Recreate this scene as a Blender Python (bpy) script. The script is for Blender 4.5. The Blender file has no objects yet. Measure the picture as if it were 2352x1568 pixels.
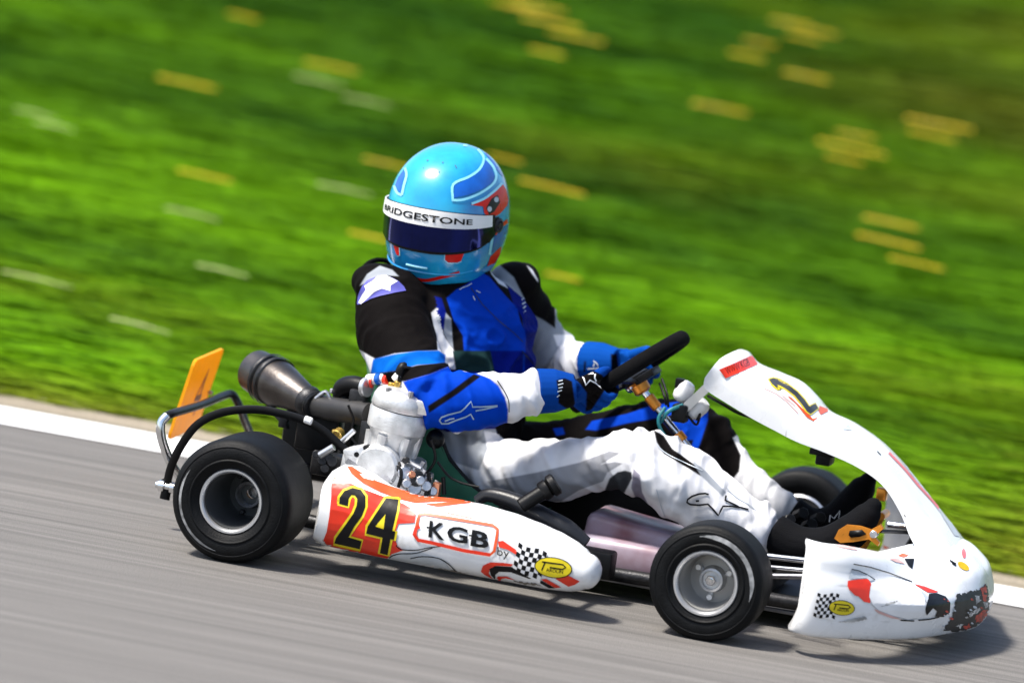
import bpy, bmesh, math, random
import numpy as np
from mathutils import Vector, Matrix, noise
from mathutils.bvhtree import BVHTree
from mathutils.geometry import tessellate_polygon
random.seed(7); rng = np.random.default_rng(11)
R = math.radians
scene = bpy.context.scene
col = scene.collection

# ------------------------------------------------------------------ camera
FPX, FW, FH = 12060.6, 2352.0, 1568.0        # focal length in units of a 2352 px wide frame
cr = Vector((0.95932137, 0.2458569, 0.13876918))
cu = Vector((-0.16490046, 0.08900073, 0.98228647))
cn = Vector((-0.22915135, 0.96521151, -0.12592222))
cpos = Vector((3.16254152, -11.58253808, 2.00977875))
cam = bpy.data.cameras.new('camera')
co = bpy.data.objects.new('camera', cam); col.objects.link(co)
M = Matrix((cr, cu, -cn)).transposed().to_4x4(); M.translation = cpos
co.matrix_world = M
cam.sensor_width = 36; cam.lens = 36 * FPX / FW
cam.clip_start = .1; cam.clip_end = 3000
cam.dof.use_dof = True; cam.dof.focus_distance = 11.62; cam.dof.aperture_fstop = 1.75
scene.camera = co

# ------------------------------------------------------------------ sky, sun, exposure
SUN_EL, SUN_AZ = R(62), R(215)               # azimuth measured from +X towards +Y
w = bpy.data.worlds.new('World'); scene.world = w; w.use_nodes = True
nt = w.node_tree; nt.nodes.clear()
sky = nt.nodes.new('ShaderNodeTexSky'); sky.sky_type = 'NISHITA'; sky.sun_disc = False
sky.sun_elevation = SUN_EL; sky.sun_rotation = math.pi / 2 - SUN_AZ; sky.dust_density = 2.5
bg = nt.nodes.new('ShaderNodeBackground'); bg.inputs[1].default_value = .09
wo = nt.nodes.new('ShaderNodeOutputWorld')
nt.links.new(sky.outputs[0], bg.inputs[0]); nt.links.new(bg.outputs[0], wo.inputs[0])
sun = bpy.data.lights.new('sun', 'SUN'); sun.energy = 3.1; sun.angle = R(8); sun.color = (1, .95, .87)
so = bpy.data.objects.new('sun', sun); col.objects.link(so)
sd = Vector((math.cos(SUN_EL) * math.cos(SUN_AZ), math.cos(SUN_EL) * math.sin(SUN_AZ), math.sin(SUN_EL)))
so.rotation_euler = sd.to_track_quat('Z', 'Y').to_euler(); so.location = sd * 30
scene.view_settings.view_transform = 'Standard'; scene.view_settings.look = 'None'
scene.view_settings.gamma = 1; scene.view_settings.exposure = 1.4
scene.view_settings.use_curve_mapping = False
scene.render.engine = 'CYCLES'

# ------------------------------------------------------------------ helpers
def at(px, py, Y):
    q = cn + cr * ((px - FW / 2) / FPX) - cu * ((py - FH / 2) / FPX)
    return cpos + q * ((Y - cpos.y) / q.y)
def ray(px, py):
    return (cn + cr * ((px - FW / 2) / FPX) - cu * ((py - FH / 2) / FPX)).normalized()
def prj(p):
    q = Vector(p) - cpos; z = q.dot(cn)
    return (FW / 2 + FPX * q.dot(cr) / z, FH / 2 - FPX * q.dot(cu) / z)
def V(*a): return Vector(a)
def lerp(a, b, t): return a + (b - a) * t
def catmull(P, k=6):
    P = [Vector(p) for p in P]; out = []
    for i in range(len(P) - 1):
        p0 = P[i - 1] if i else P[0] * 2 - P[1]
        p3 = P[i + 2] if i + 2 < len(P) else P[-1] * 2 - P[-2]
        p1, p2 = P[i], P[i + 1]
        for j in range(k):
            t = j / k
            out.append(.5 * (2 * p1 + (p2 - p0) * t + (2 * p0 - 5 * p1 + 4 * p2 - p3) * t * t + (3 * p1 - p0 - 3 * p2 + p3) * t ** 3))
    out.append(P[-1].copy()); return out
def frame(d):
    d = d.normalized(); a = V(0, 0, 1) if abs(d.z) < .9 else V(1, 0, 0)
    s = d.cross(a).normalized(); return d, s, s.cross(d).normalized()

class MB:
    def __init__(s): s.v = []; s.f = []
    def add(s, vs, fs):
        o = len(s.v); s.v += [Vector(p) for p in vs]; s.f += [tuple(i + o for i in f) for f in fs]; return s
    def loft(s, rings, caps=True, closed=True):
        n = len(rings[0]); vs = [p for r in rings for p in r]; fs = []
        for i in range(len(rings) - 1):
            for j in range(n if closed else n - 1):
                k = (j + 1) % n; fs.append((i * n + j, i * n + k, (i + 1) * n + k, (i + 1) * n + j))
        if caps and closed:
            fs.append(tuple(range(n - 1, -1, -1))); b = (len(rings) - 1) * n; fs.append(tuple(range(b, b + n)))
        return s.add(vs, fs)
    def tube(s, P, r, n=10, smooth=0, flat=None, caps=True):
        P = [Vector(p) for p in P]; m0 = len(P)
        rs = r if isinstance(r, (list, tuple)) else [r] * m0
        if smooth:
            P = catmull(P, smooth); L = len(P)
            rs = [lerp(rs[min(int(i / smooth), m0 - 2)], rs[min(int(i / smooth) + 1, m0 - 1)], i / smooth - min(int(i / smooth), m0 - 2)) for i in range(L)]
        d, a, b = frame(P[1] - P[0]); rings = []
        for i, p in enumerate(P):
            t = (P[min(i + 1, len(P) - 1)] - P[max(i - 1, 0)]).normalized()
            a = (a - t * a.dot(t)).normalized(); b = t.cross(a)
            fa, fb = flat or (1, 1)
            rings.append([p + (a * (math.cos(q) * fa) + b * (math.sin(q) * fb)) * rs[i] for q in [2 * math.pi * j / n for j in range(n)]])
        return s.loft(rings, caps)
    def lathe(s, prof, o, ax, n=32, caps=True):
        d, a, b = frame(Vector(ax)); o = Vector(o)
        return s.loft([[o + d * t + (a * math.cos(q) + b * math.sin(q)) * r for q in [2 * math.pi * j / n for j in range(n)]] for t, r in prof], caps)
    def cyl(s, p, q, r, n=16, r2=None):
        p, q = Vector(p), Vector(q); L = (q - p).length; r2 = r if r2 is None else r2; e = min(r, r2, L) * .15
        return s.lathe([(0, r - e), (e, r), (L - e, r2), (L, r2 - e)], p, q - p, n)
    def box(s, c, size, rot=None, bev=.12):
        bm = bmesh.new(); bmesh.ops.create_cube(bm, size=1)
        for v in bm.verts: v.co = Vector((v.co.x * size[0], v.co.y * size[1], v.co.z * size[2]))
        if bev: bmesh.ops.bevel(bm, geom=bm.edges[:], offset=min(size) * bev, segments=2, affect='EDGES', profile=.5)
        m = rot or Matrix.Identity(3)
        bm.verts.index_update()
        s.add([m @ v.co + Vector(c) for v in bm.verts], [tuple(v.index for v in f.verts) for f in bm.faces]); bm.free(); return s
    def ell(s, c, ax, n=16, m=10):
        c = Vector(c); ax = [Vector(a) for a in ax]
        return s.loft([[c + ax[0] * (math.sin(u) * math.cos(q)) + ax[1] * (math.sin(u) * math.sin(q)) + ax[2] * math.cos(u) for q in [2 * math.pi * j / n for j in range(n)]]
                       for u in [math.pi * (i + .02) / (m + .04) for i in range(m + 1)]])
    def prism(s, poly, d):                     # planar polygon of 3D points, extruded by vector d
        n = len(poly); d = Vector(d); vs = [Vector(p) for p in poly] + [Vector(p) + d for p in poly]
        return s.add(vs, [tuple(range(n - 1, -1, -1)), tuple(range(n, 2 * n))] + [(i, (i + 1) % n, n + (i + 1) % n, n + i) for i in range(n)])
    def mesh(s, name):
        me = bpy.data.meshes.new(name); me.from_pydata([tuple(p) for p in s.v], [], s.f)
        bm = bmesh.new(); bm.from_mesh(me); bmesh.ops.recalc_face_normals(bm, faces=bm.faces); bm.to_mesh(me); bm.free()
        return me
def mk(name, mb, m, parent=None, ang=38, label=None):
    me = mb.mesh(name) if isinstance(mb, MB) else mb
    me.materials.clear(); me.materials.append(m)
    me.polygons.foreach_set('use_smooth', [True] * len(me.polygons))
    if ang: me.set_sharp_from_angle(angle=R(ang))
    o = bpy.data.objects.new(name, me); col.objects.link(o)
    if parent: o.parent = parent
    if label: o['label'] = label
    return o
def empty(name, loc, label, cat, group=None):
    o = bpy.data.objects.new(name, None); col.objects.link(o); o.empty_display_size = .1
    o.location = loc; o['label'] = label; o['category'] = cat
    if group: o['group'] = group
    return o
def adopt(o, root):                            # mesh data is in world units: undo the root's offset
    pass

# ------------------------------------------------------------------ materials
MATS = {}
def mat(name, c, rough=.5, metal=0., var=.12, vs=30., bump=0., bs=200., coat=0., spec=.5, stretch=None, rv=.08, sub=0., c2=None, trans=0.):
    if name in MATS: return MATS[name]
    m = bpy.data.materials.new(name); m.use_nodes = True; MATS[name] = m
    nt = m.node_tree; N = nt.nodes; L = nt.links; b = N['Principled BSDF']
    tc = N.new('ShaderNodeTexCoord'); mp = N.new('ShaderNodeMapping'); L.new(tc.outputs['Object'], mp.inputs[0])
    if stretch: mp.inputs['Scale'].default_value = stretch
    ns = N.new('ShaderNodeTexNoise'); ns.inputs['Scale'].default_value = vs; ns.inputs['Detail'].default_value = 5; L.new(mp.outputs[0], ns.inputs[0])
    rp = N.new('ShaderNodeValToRGB'); L.new(ns.outputs[0], rp.inputs[0])
    lo = c2 or tuple(x * (1 - var) for x in c); hi = tuple(min(1, x * (1 + var)) for x in c)
    rp.color_ramp.elements[0].position = .32; rp.color_ramp.elements[1].position = .68
    rp.color_ramp.elements[0].color = (*lo, 1); rp.color_ramp.elements[1].color = (*hi, 1)
    L.new(rp.outputs[0], b.inputs['Base Color'])
    mr = N.new('ShaderNodeMapRange'); mr.inputs['To Min'].default_value = max(0, rough - rv); mr.inputs['To Max'].default_value = min(1, rough + rv)
    L.new(ns.outputs[0], mr.inputs[0]); L.new(mr.outputs[0], b.inputs['Roughness'])
    b.inputs['Metallic'].default_value = metal; b.inputs['Coat Weight'].default_value = coat; b.inputs['Coat Roughness'].default_value = .06
    b.inputs['Specular IOR Level'].default_value = spec
    if trans: b.inputs['Transmission Weight'].default_value = trans
    if bump:
        n2 = N.new('ShaderNodeTexNoise'); n2.inputs['Scale'].default_value = bs; n2.inputs['Detail'].default_value = 3; L.new(mp.outputs[0], n2.inputs[0])
        bu = N.new('ShaderNodeBump'); bu.inputs['Strength'].default_value = bump; bu.inputs['Distance'].default_value = .004
        L.new(n2.outputs[0], bu.inputs['Height']); L.new(bu.outputs[0], b.inputs['Normal'])
    return m
def attr_mat(name, attr, rough=.7, bump=.3, bs=700., sheen=0., trl=0., var=.0):
    m = bpy.data.materials.new(name); m.use_nodes = True; nt = m.node_tree; N = nt.nodes; L = nt.links; b = N['Principled BSDF']
    a = N.new('ShaderNodeAttribute'); a.attribute_name = attr
    L.new(a.outputs['Color'], b.inputs['Base Color']); b.inputs['Roughness'].default_value = rough
    b.inputs['Sheen Weight'].default_value = sheen; b.inputs['Specular IOR Level'].default_value = .03
    if bump:
        tc = N.new('ShaderNodeTexCoord'); ns = N.new('ShaderNodeTexNoise'); ns.inputs['Scale'].default_value = bs; ns.inputs['Detail'].default_value = 4
        L.new(tc.outputs['Object'], ns.inputs[0]); bu = N.new('ShaderNodeBump'); bu.inputs['Strength'].default_value = bump; bu.inputs['Distance'].default_value = .003
        L.new(ns.outputs[0], bu.inputs['Height']); L.new(bu.outputs[0], b.inputs['Normal'])
    return m
WHITE = mat('white_plastic', (.72, .73, .74), .28, var=.05, vs=12, coat=.4, bump=.05, bs=60)
PWHITE = mat('white_print', (.74, .74, .74), .35, var=.04)
def scuffed(m):
    nt = m.node_tree; N = nt.nodes; L = nt.links; b = N['Principled BSDF']; src = b.inputs['Base Color'].links[0].from_socket
    tc = N.new('ShaderNodeTexCoord')
    for sc, ro, lo, hi, c, k in (((5, 9, 60), .15, .66, .76, (.20, .19, .18, 1), .55), ((70, 40, 9), -.3, .69, .75, (.12, .12, .12, 1), .6), ((26, 26, 26), 0, .63, .78, (.45, .43, .40, 1), .5)):
        mp = N.new('ShaderNodeMapping'); mp.inputs['Scale'].default_value = sc; mp.inputs['Rotation'].default_value = (0, ro, ro); L.new(tc.outputs['Object'], mp.inputs[0])
        ns = N.new('ShaderNodeTexNoise'); ns.inputs['Scale'].default_value = 1.; ns.inputs['Detail'].default_value = 6; L.new(mp.outputs[0], ns.inputs[0])
        mr = N.new('ShaderNodeMapRange'); mr.inputs['From Min'].default_value = lo; mr.inputs['From Max'].default_value = hi; mr.inputs['To Max'].default_value = k; L.new(ns.outputs[0], mr.inputs[0])
        mx = N.new('ShaderNodeMix'); mx.data_type = 'RGBA'; L.new(mr.outputs[0], mx.inputs[0]); L.new(src, mx.inputs[6]); mx.inputs[7].default_value = c; src = mx.outputs[2]
    L.new(src, b.inputs['Base Color'])
scuffed(WHITE)
RED = mat('red_print', (.62, .026, .006), .35, var=.1)
ORANGE = mat('orange_print', (.62, .075, .014), .35, var=.12)
PINK = mat('pale_pink_print', (.62, .36, .33), .4, var=.12)
BLACKP = mat('black_print', (.004, .004, .005), .4, var=.2, spec=.2)
YEL = mat('yellow_print', (.62, .50, .006), .35, var=.06)
AMBER = mat('amber_print', (.62, .36, .008), .35, var=.06)
GREYP = mat('grey_print', (.42, .46, .50), .4, var=.1)
RUB = mat('tyre_rubber', (.0022, .0026, .0032), .58, var=.4, vs=40, bump=.25, bs=260, spec=.16)
ALU = mat('cast_aluminium', (.60, .60, .60), .40, .6, var=.22, vs=28, bump=.25, bs=260)
RIM = mat('silver_alloy', (.62, .63, .65), .30, .8, var=.04, vs=25, rv=.03)
BARREL = mat('dark_cast_barrel', (.10, .105, .11), .5, .5, var=.08, vs=25, rv=.03)
CHROME = mat('chromed_tube', (.72, .73, .75), .16, 1., var=.1)
DARKM = mat('dark_steel', (.028, .028, .030), .42, .7, var=.3, vs=80, bump=.2)
STEEL = mat('bare_steel', (.42, .42, .44), .34, .9, var=.2, vs=70, bump=.15)
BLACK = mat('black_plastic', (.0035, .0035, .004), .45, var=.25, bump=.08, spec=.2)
BLACKS = mat('black_suede', (.004, .004, .0045), .9, var=.3, bump=.4, bs=500, spec=.06)
GOLD = mat('orange_anodised', (.75, .27, .03), .3, .6, var=.15)
BRASS = mat('brass_fitting', (.72, .48, .12), .3, .9, var=.15)
EXH = mat('exhaust_steel', (.105, .098, .094), .36, .9, var=.28, vs=9, bump=.12, c2=(.05, .042, .038))
GREEN = mat('green_fibreglass', (.025, .15, .085), .4, var=.15, coat=.2)
PLATE = mat('orange_plate', (.92, .47, .010), .4, var=.1)
pb_ = PLATE.node_tree; tl_ = pb_.nodes.new('ShaderNodeBsdfTranslucent'); tl_.inputs[0].default_value = (.94, .55, .010, 1); mx_ = pb_.nodes.new('ShaderNodeMixShader'); mx_.inputs[0].default_value = .5
pb_.links.new(pb_.nodes['Principled BSDF'].outputs[0], mx_.inputs[1]); pb_.links.new(tl_.outputs[0], mx_.inputs[2]); pb_.links.new(mx_.outputs[0], pb_.nodes['Material Output'].inputs[0])
TANK = mat('milky_tank_plastic', (.34, .30, .36), .35, var=.15, vs=7, c2=(.15, .045, .05))
HCYAN = mat('cyan_helmet_paint', (.012, .31, .50), .18, var=.2, vs=7, coat=.55, c2=(.004, .15, .42))
HBLUE = mat('blue_helmet_paint', (.002, .075, .36), .2, var=.3, vs=16, coat=.4)
HPALE = mat('pale_cyan_line', (.22, .60, .74), .2, var=.08, coat=.6)
HRED = mat('red_helmet_paint', (.62, .010, .004), .3, var=.12, coat=.0, spec=.2)
VISOR = mat('dark_blue_visor', (.0015, .0065, .085), .07, .92, var=.85, vs=9, coat=.25, rv=.02, stretch=(1, 1, .02))
TEAL = mat('teal_cable', (.01, .14, .16), .4)
GLB = mat('blue_glove_fabric', (.006, .058, .30), .75, var=.2, vs=40, bump=.5, bs=350)
DIRT = mat('road_grime', (.16, .14, .12), .8, var=.3)
SOLE = mat('boot_rubber', (.012, .012, .014), .6, var=.3, bump=.2)
BOOTM = mat('black_boot_suede', (.0022, .0024, .0034), .85, var=.3, bump=.3, bs=300, spec=.1)

# ------------------------------------------------------------------ decals (thin prints laid on a surface)
def bvh_of(objs):
    vs, fs = [], []
    for o in objs:
        b = len(vs); mw = o.matrix_world
        vs += [mw @ v.co for v in o.data.vertices]; fs += [tuple(i + b for i in p.vertices) for p in o.data.polygons]
    return BVHTree.FromPolygons(vs, fs)
def refine(tris, pts, mx):
    bm = bmesh.new(); vs = [bm.verts.new((p[0], p[1], 0)) for p in pts]
    for t in tris:
        try: bm.faces.new([vs[i] for i in t])
        except Exception: pass
    for _ in range(6):
        long = [e for e in bm.edges if e.calc_length() > mx]
        if not long: break
        bmesh.ops.subdivide_edges(bm, edges=long, cuts=1); bmesh.ops.triangulate(bm, faces=bm.faces[:])
    bm.verts.index_update()
    P = [(v.co.x, v.co.y) for v in bm.verts]; F = [tuple(v.index for v in f.verts) for f in bm.faces]; bm.free(); return F, P
def strip(poly, wd, closed=False):
    n = len(poly); P = [Vector((p[0], p[1])) for p in poly]; L, Rr = [], []
    for i in range(n):
        a = P[i - 1] if (i or closed) else P[i]; b = P[(i + 1) % n] if (i + 1 < n or closed) else P[i]
        t = (b - a); t = t.normalized() if t.length else Vector((1, 0)); q = Vector((-t.y, t.x)) * (wd / 2 if not isinstance(wd, (list, tuple)) else wd[i] / 2)
        L.append(P[i] + q); Rr.append(P[i] - q)
    pts = L + Rr; tris = []
    for i in range(n if closed else n - 1):
        k = (i + 1) % n; tris += [(i, k, n + k), (i, n + k, n + i)]
    return tris, pts
TINY = {'flag_checks', 'strap_print', 'cuff_print', 'fly_marks', 'lettering', 'scuff', 'glove_logo', 'collar_print'}
def jag(poly, amp=9, step=22):
    rs = random.Random(len(poly)); out = []
    for (x0, y0), (x1, y1) in zip(poly, poly[1:] + poly[:1]):
        n = max(1, int(math.hypot(x1 - x0, y1 - y0) / step))
        for i in range(n): t = i / n; out.append((x0 + (x1 - x0) * t + rs.uniform(-amp, amp), y0 + (y1 - y0) * t + rs.uniform(-amp, amp)))
    return out
class Decal:
    def __init__(s, bvh, parent, zm=None): s.b = bvh; s.p = parent; s.zm = zm or (1, 0, 1, 0); s.k = 0
    def m(s, p): return (p[0] * s.zm[0] + s.zm[1], p[1] * s.zm[2] + s.zm[3])
    def put(s, name, sets, m, lift, mx=9):
        lift += .0009
        mb = MB()
        for tris, pts in sets:
            F, P = refine(tris, pts, mx); Q = []
            for p in P:
                d = ray(*p); h, nn, i, dist = s.b.ray_cast(cpos, d)
                if h is None: Q.append(None); continue
                if nn.dot(d) > 0: nn = -nn
                Q.append(h + nn * lift * .4 - d * lift * .6)
            keep = [f for f in F if all(Q[i] is not None for i in f) and max((Q[f[0]] - Q[f[1]]).length, (Q[f[1]] - Q[f[2]]).length, (Q[f[2]] - Q[f[0]]).length) < .07]
            mb.add([q if q is not None else V(0, 0, 0) for q in Q], keep)
        bm = bmesh.new(); me = bpy.data.meshes.new(name); me.from_pydata([tuple(p) for p in mb.v], [], mb.f)
        bm.from_mesh(me); bmesh.ops.delete(bm, geom=[v for v in bm.verts if not v.link_faces], context='VERTS')
        if name not in TINY:                   # a print stays one piece: drop crumbs beyond an edge
            left = set(bm.verts); isl = []
            while left:
                st = [left.pop()]; g = list(st)
                while st:
                    for e in st.pop().link_edges:
                        for u in e.verts:
                            if u in left: left.discard(u); st.append(u); g.append(u)
                isl.append(g)
            isl.sort(key=len)
            for g in isl[:-1]: bmesh.ops.delete(bm, geom=g, context='VERTS')
        bm.to_mesh(me); bm.free()
        if not len(me.polygons): return None
        off = s.p.matrix_world.inverted()
        o = mk(name, me, m, s.p, ang=0)
        if name in TINY and name not in ('lettering', 'glove_logo'): o['kind'] = 'stuff'
        return o
    def fill(s, name, polys, m, lift=.0012, raw=False):
        if isinstance(polys[0][0], (int, float)): polys = [polys]
        q = [[p if raw else s.m(p) for p in poly] for poly in polys]
        pts = [p for poly in q for p in poly]
        tr = tessellate_polygon([[Vector((p[0], p[1], 0)) for p in poly] for poly in q])
        return s.put(name, [([tuple(t) for t in tr], pts)], m, lift)
    def fills(s, name, polylist, m, lift=.0012):
        if name not in TINY:
            for poly in polylist: s.fill(name, jag(poly, 11 if 'scuff' in name else 6, 11) if ('scuff' in name or name == 'grime') else poly, m, lift)
            return
        sets = []
        for poly in polylist:
            q = [s.m(p) for p in poly]; sets.append(([tuple(t) for t in tessellate_polygon([[Vector((p[0], p[1], 0)) for p in q]])], q))
        return s.put(name, sets, m, lift)
    def line(s, name, polys, wd, m, lift=.0012, closed=False, sm=0):
        if isinstance(polys[0][0], (int, float)): polys = [polys]
        sets = []
        for poly in polys:
            q = [s.m(p) for p in poly]
            if sm: q = [(p.x, p.y) for p in catmull([(a, b, 0) for a, b in (q + [q[0]] if closed else q)], sm)]
            if sm and closed: q = q[:-1]
            sets.append(strip(q, wd, closed))
        if name not in TINY and len(sets) > 1:
            for q in sets: s.put(name, [q], m, lift, 8)
            return
        return s.put(name, sets, m, lift, 8)
    def text(s, name, txt, o, xv, yv, m, lift=.0014, bold=0., shear=0.):   # o: lower-left, xv: vector of the full length, yv: vector of cap height (frame px after zm)
        F, P = text2d(txt, bold, shear); o = s.m(o)
        pts = [(o[0] + xv[0] * x + yv[0] * y, o[1] + xv[1] * x + yv[1] * y) for x, y in P]
        return s.put(name, [(F, pts)], m, lift, 6)
def text2d(txt, bold=0., shear=0.):
    cu_ = bpy.data.curves.new('lettering', 'FONT'); cu_.body = txt; cu_.offset = bold; cu_.resolution_u = 3; cu_.shear = shear; cu_.fill_mode = 'FRONT'
    o = bpy.data.objects.new('lettering', cu_); col.objects.link(o)
    bpy.context.view_layer.update()
    me = o.evaluated_get(bpy.context.evaluated_depsgraph_get()).to_mesh()
    me.calc_loop_triangles()
    P = [(v.co.x, v.co.y) for v in me.vertices]; F = [tuple(t.vertices) for t in me.loop_triangles]
    bpy.data.objects.remove(o); bpy.data.curves.remove(cu_)
    x0 = min(p[0] for p in P); x1 = max(p[0] for p in P); y0 = min(p[1] for p in P); y1 = max(p[1] for p in P)
    return F, [((x - x0) / (x1 - x0), (y - y0) / (y1 - y0)) for x, y in P]
def circ(cx, cy, rx, ry, rot=0, n=28):
    c, s_ = math.cos(rot), math.sin(rot)
    return [(cx + rx * math.cos(q) * c - ry * math.sin(q) * s_, cy + rx * math.cos(q) * s_ + ry * math.sin(q) * c) for q in [2 * math.pi * i / n for i in range(n)]]

# ================================================================== THE SETTING
LINE0, LINE1, DIRT1 = .605, .865, 1.10
def bank(x, y):
    if y < DIRT1: return 0.
    t = y - DIRT1; h = .105 * t * t / (t + .9)
    if y > 14: h = bank(x, 14) + (1.9 - .9) * (1 - math.exp(-(y - 14) / 16)) * .9
    return h + .03 * noise.noise(V(x * .25, y * .5, 3.)) * min(1, t)
def bank_hit(px, py):
    d = ray(px, py); t = 8.
    for _ in range(4000):
        p = cpos + d * t
        if p.z < bank(p.x, p.y) and p.y > DIRT1: break
        t += .02
    return p
def sheet(name, xs, ys, zf, m):
    vs = [(x, y, zf(x, y)) for y in ys for x in xs]; n = len(xs)
    fs = [(j * n + i, j * n + i + 1, (j + 1) * n + i + 1, (j + 1) * n + i) for j in range(len(ys) - 1) for i in range(n - 1)]
    me = bpy.data.meshes.new(name); me.from_pydata(vs, [], fs); o = mk(name, me, m, ang=0); o['kind'] = 'structure'; return o
def ground_mat(name, cols, sx, sy, bump, bscale, rough=.85, fine=None):
    m = bpy.data.materials.new(name); m.use_nodes = True; nt = m.node_tree; N = nt.nodes; L = nt.links; b = N['Principled BSDF']
    tc = N.new('ShaderNodeTexCoord'); mp = N.new('ShaderNodeMapping'); L.new(tc.outputs['Object'], mp.inputs[0]); mp.inputs['Scale'].default_value = (sx, sy, sy)
    a = N.new('ShaderNodeTexNoise'); a.inputs['Scale'].default_value = 1; a.inputs['Detail'].default_value = 7; a.inputs['Roughness'].default_value = .62; L.new(mp.outputs[0], a.inputs[0])
    rp = N.new('ShaderNodeValToRGB'); L.new(a.outputs[0], rp.inputs[0]); e = rp.color_ramp.elements
    e[0].position, e[0].color = .30, (*cols[0], 1); e[1].position, e[1].color = .72, (*cols[2], 1)
    k = e.new(.5); k.color = (*cols[1], 1)
    last = rp.outputs[0]
    if fine:
        f = N.new('ShaderNodeTexNoise'); f.inputs['Scale'].default_value = fine; f.inputs['Detail'].default_value = 4; L.new(tc.outputs['Object'], f.inputs[0])
        mx = N.new('ShaderNodeMix'); mx.data_type = 'RGBA'; mx.blend_type = 'OVERLAY'; mx.inputs[0].default_value = .45
        L.new(last, mx.inputs[6]); L.new(f.outputs[0], mx.inputs[7]); last = mx.outputs[2]
    L.new(last, b.inputs['Base Color']); b.inputs['Roughness'].default_value = rough; b.inputs['Specular IOR Level'].default_value = .25
    n2 = N.new('ShaderNodeTexNoise'); n2.inputs['Scale'].default_value = bscale; n2.inputs['Detail'].default_value = 4; L.new(tc.outputs['Object'], n2.inputs[0])
    bu = N.new('ShaderNodeBump'); bu.inputs['Strength'].default_value = bump; bu.inputs['Distance'].default_value = .006; L.new(n2.outputs[0], bu.inputs['Height']); L.new(bu.outputs[0], b.inputs['Normal'])
    return m
ASPH = ground_mat('asphalt', [(.086, .082, .077), (.126, .119, .112), (.172, .163, .153)], .55, 26, .5, 260, .8, fine=230)
PAINT = ground_mat('line_paint', [(.70, .70, .68), (.80, .80, .79), (.84, .84, .84)], .8, 14, .2, 240, .6)
SOIL = ground_mat('sandy_soil', [(.11, .095, .07), (.21, .18, .13), (.30, .26, .20)], .7, 22, .6, 120, .95, fine=90)
TURF = ground_mat('turf_soil', [(.022, .075, .002), (.045, .115, .004), (.085, .15, .010)], .35, 5, .6, 60, .95, fine=40)
far = [-900, -300, -100, -40, -15]; xs_ = far + list(np.linspace(-8, 8, 33)) + [15, 40, 100, 300, 900]
sheet('ground', [-900, -100, 100, 900], [-900, -60, 60, 900], lambda x, y: -.06, TURF)
sheet('asphalt_track', [-900, -60, 60, 900], [-14, -5, 0, LINE0 + .3], lambda x, y: 0, ASPH)
sheet('edge_line', [-900, -60, 60, 900], [LINE0, LINE1], lambda x, y: .004, PAINT)
sheet('dirt_verge', xs_, [LINE1 - .05, LINE1 + .05, DIRT1, DIRT1 + .35], lambda x, y: .002 if y < 1 else .006, SOIL)
sheet('grass_bank', xs_, list(np.linspace(DIRT1, 14, 40)) + [18, 25, 40, 80, 200, 900], lambda x, y: bank(x, y) - (.012 if y > DIRT1 + .01 else .03), TURF)

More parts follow.
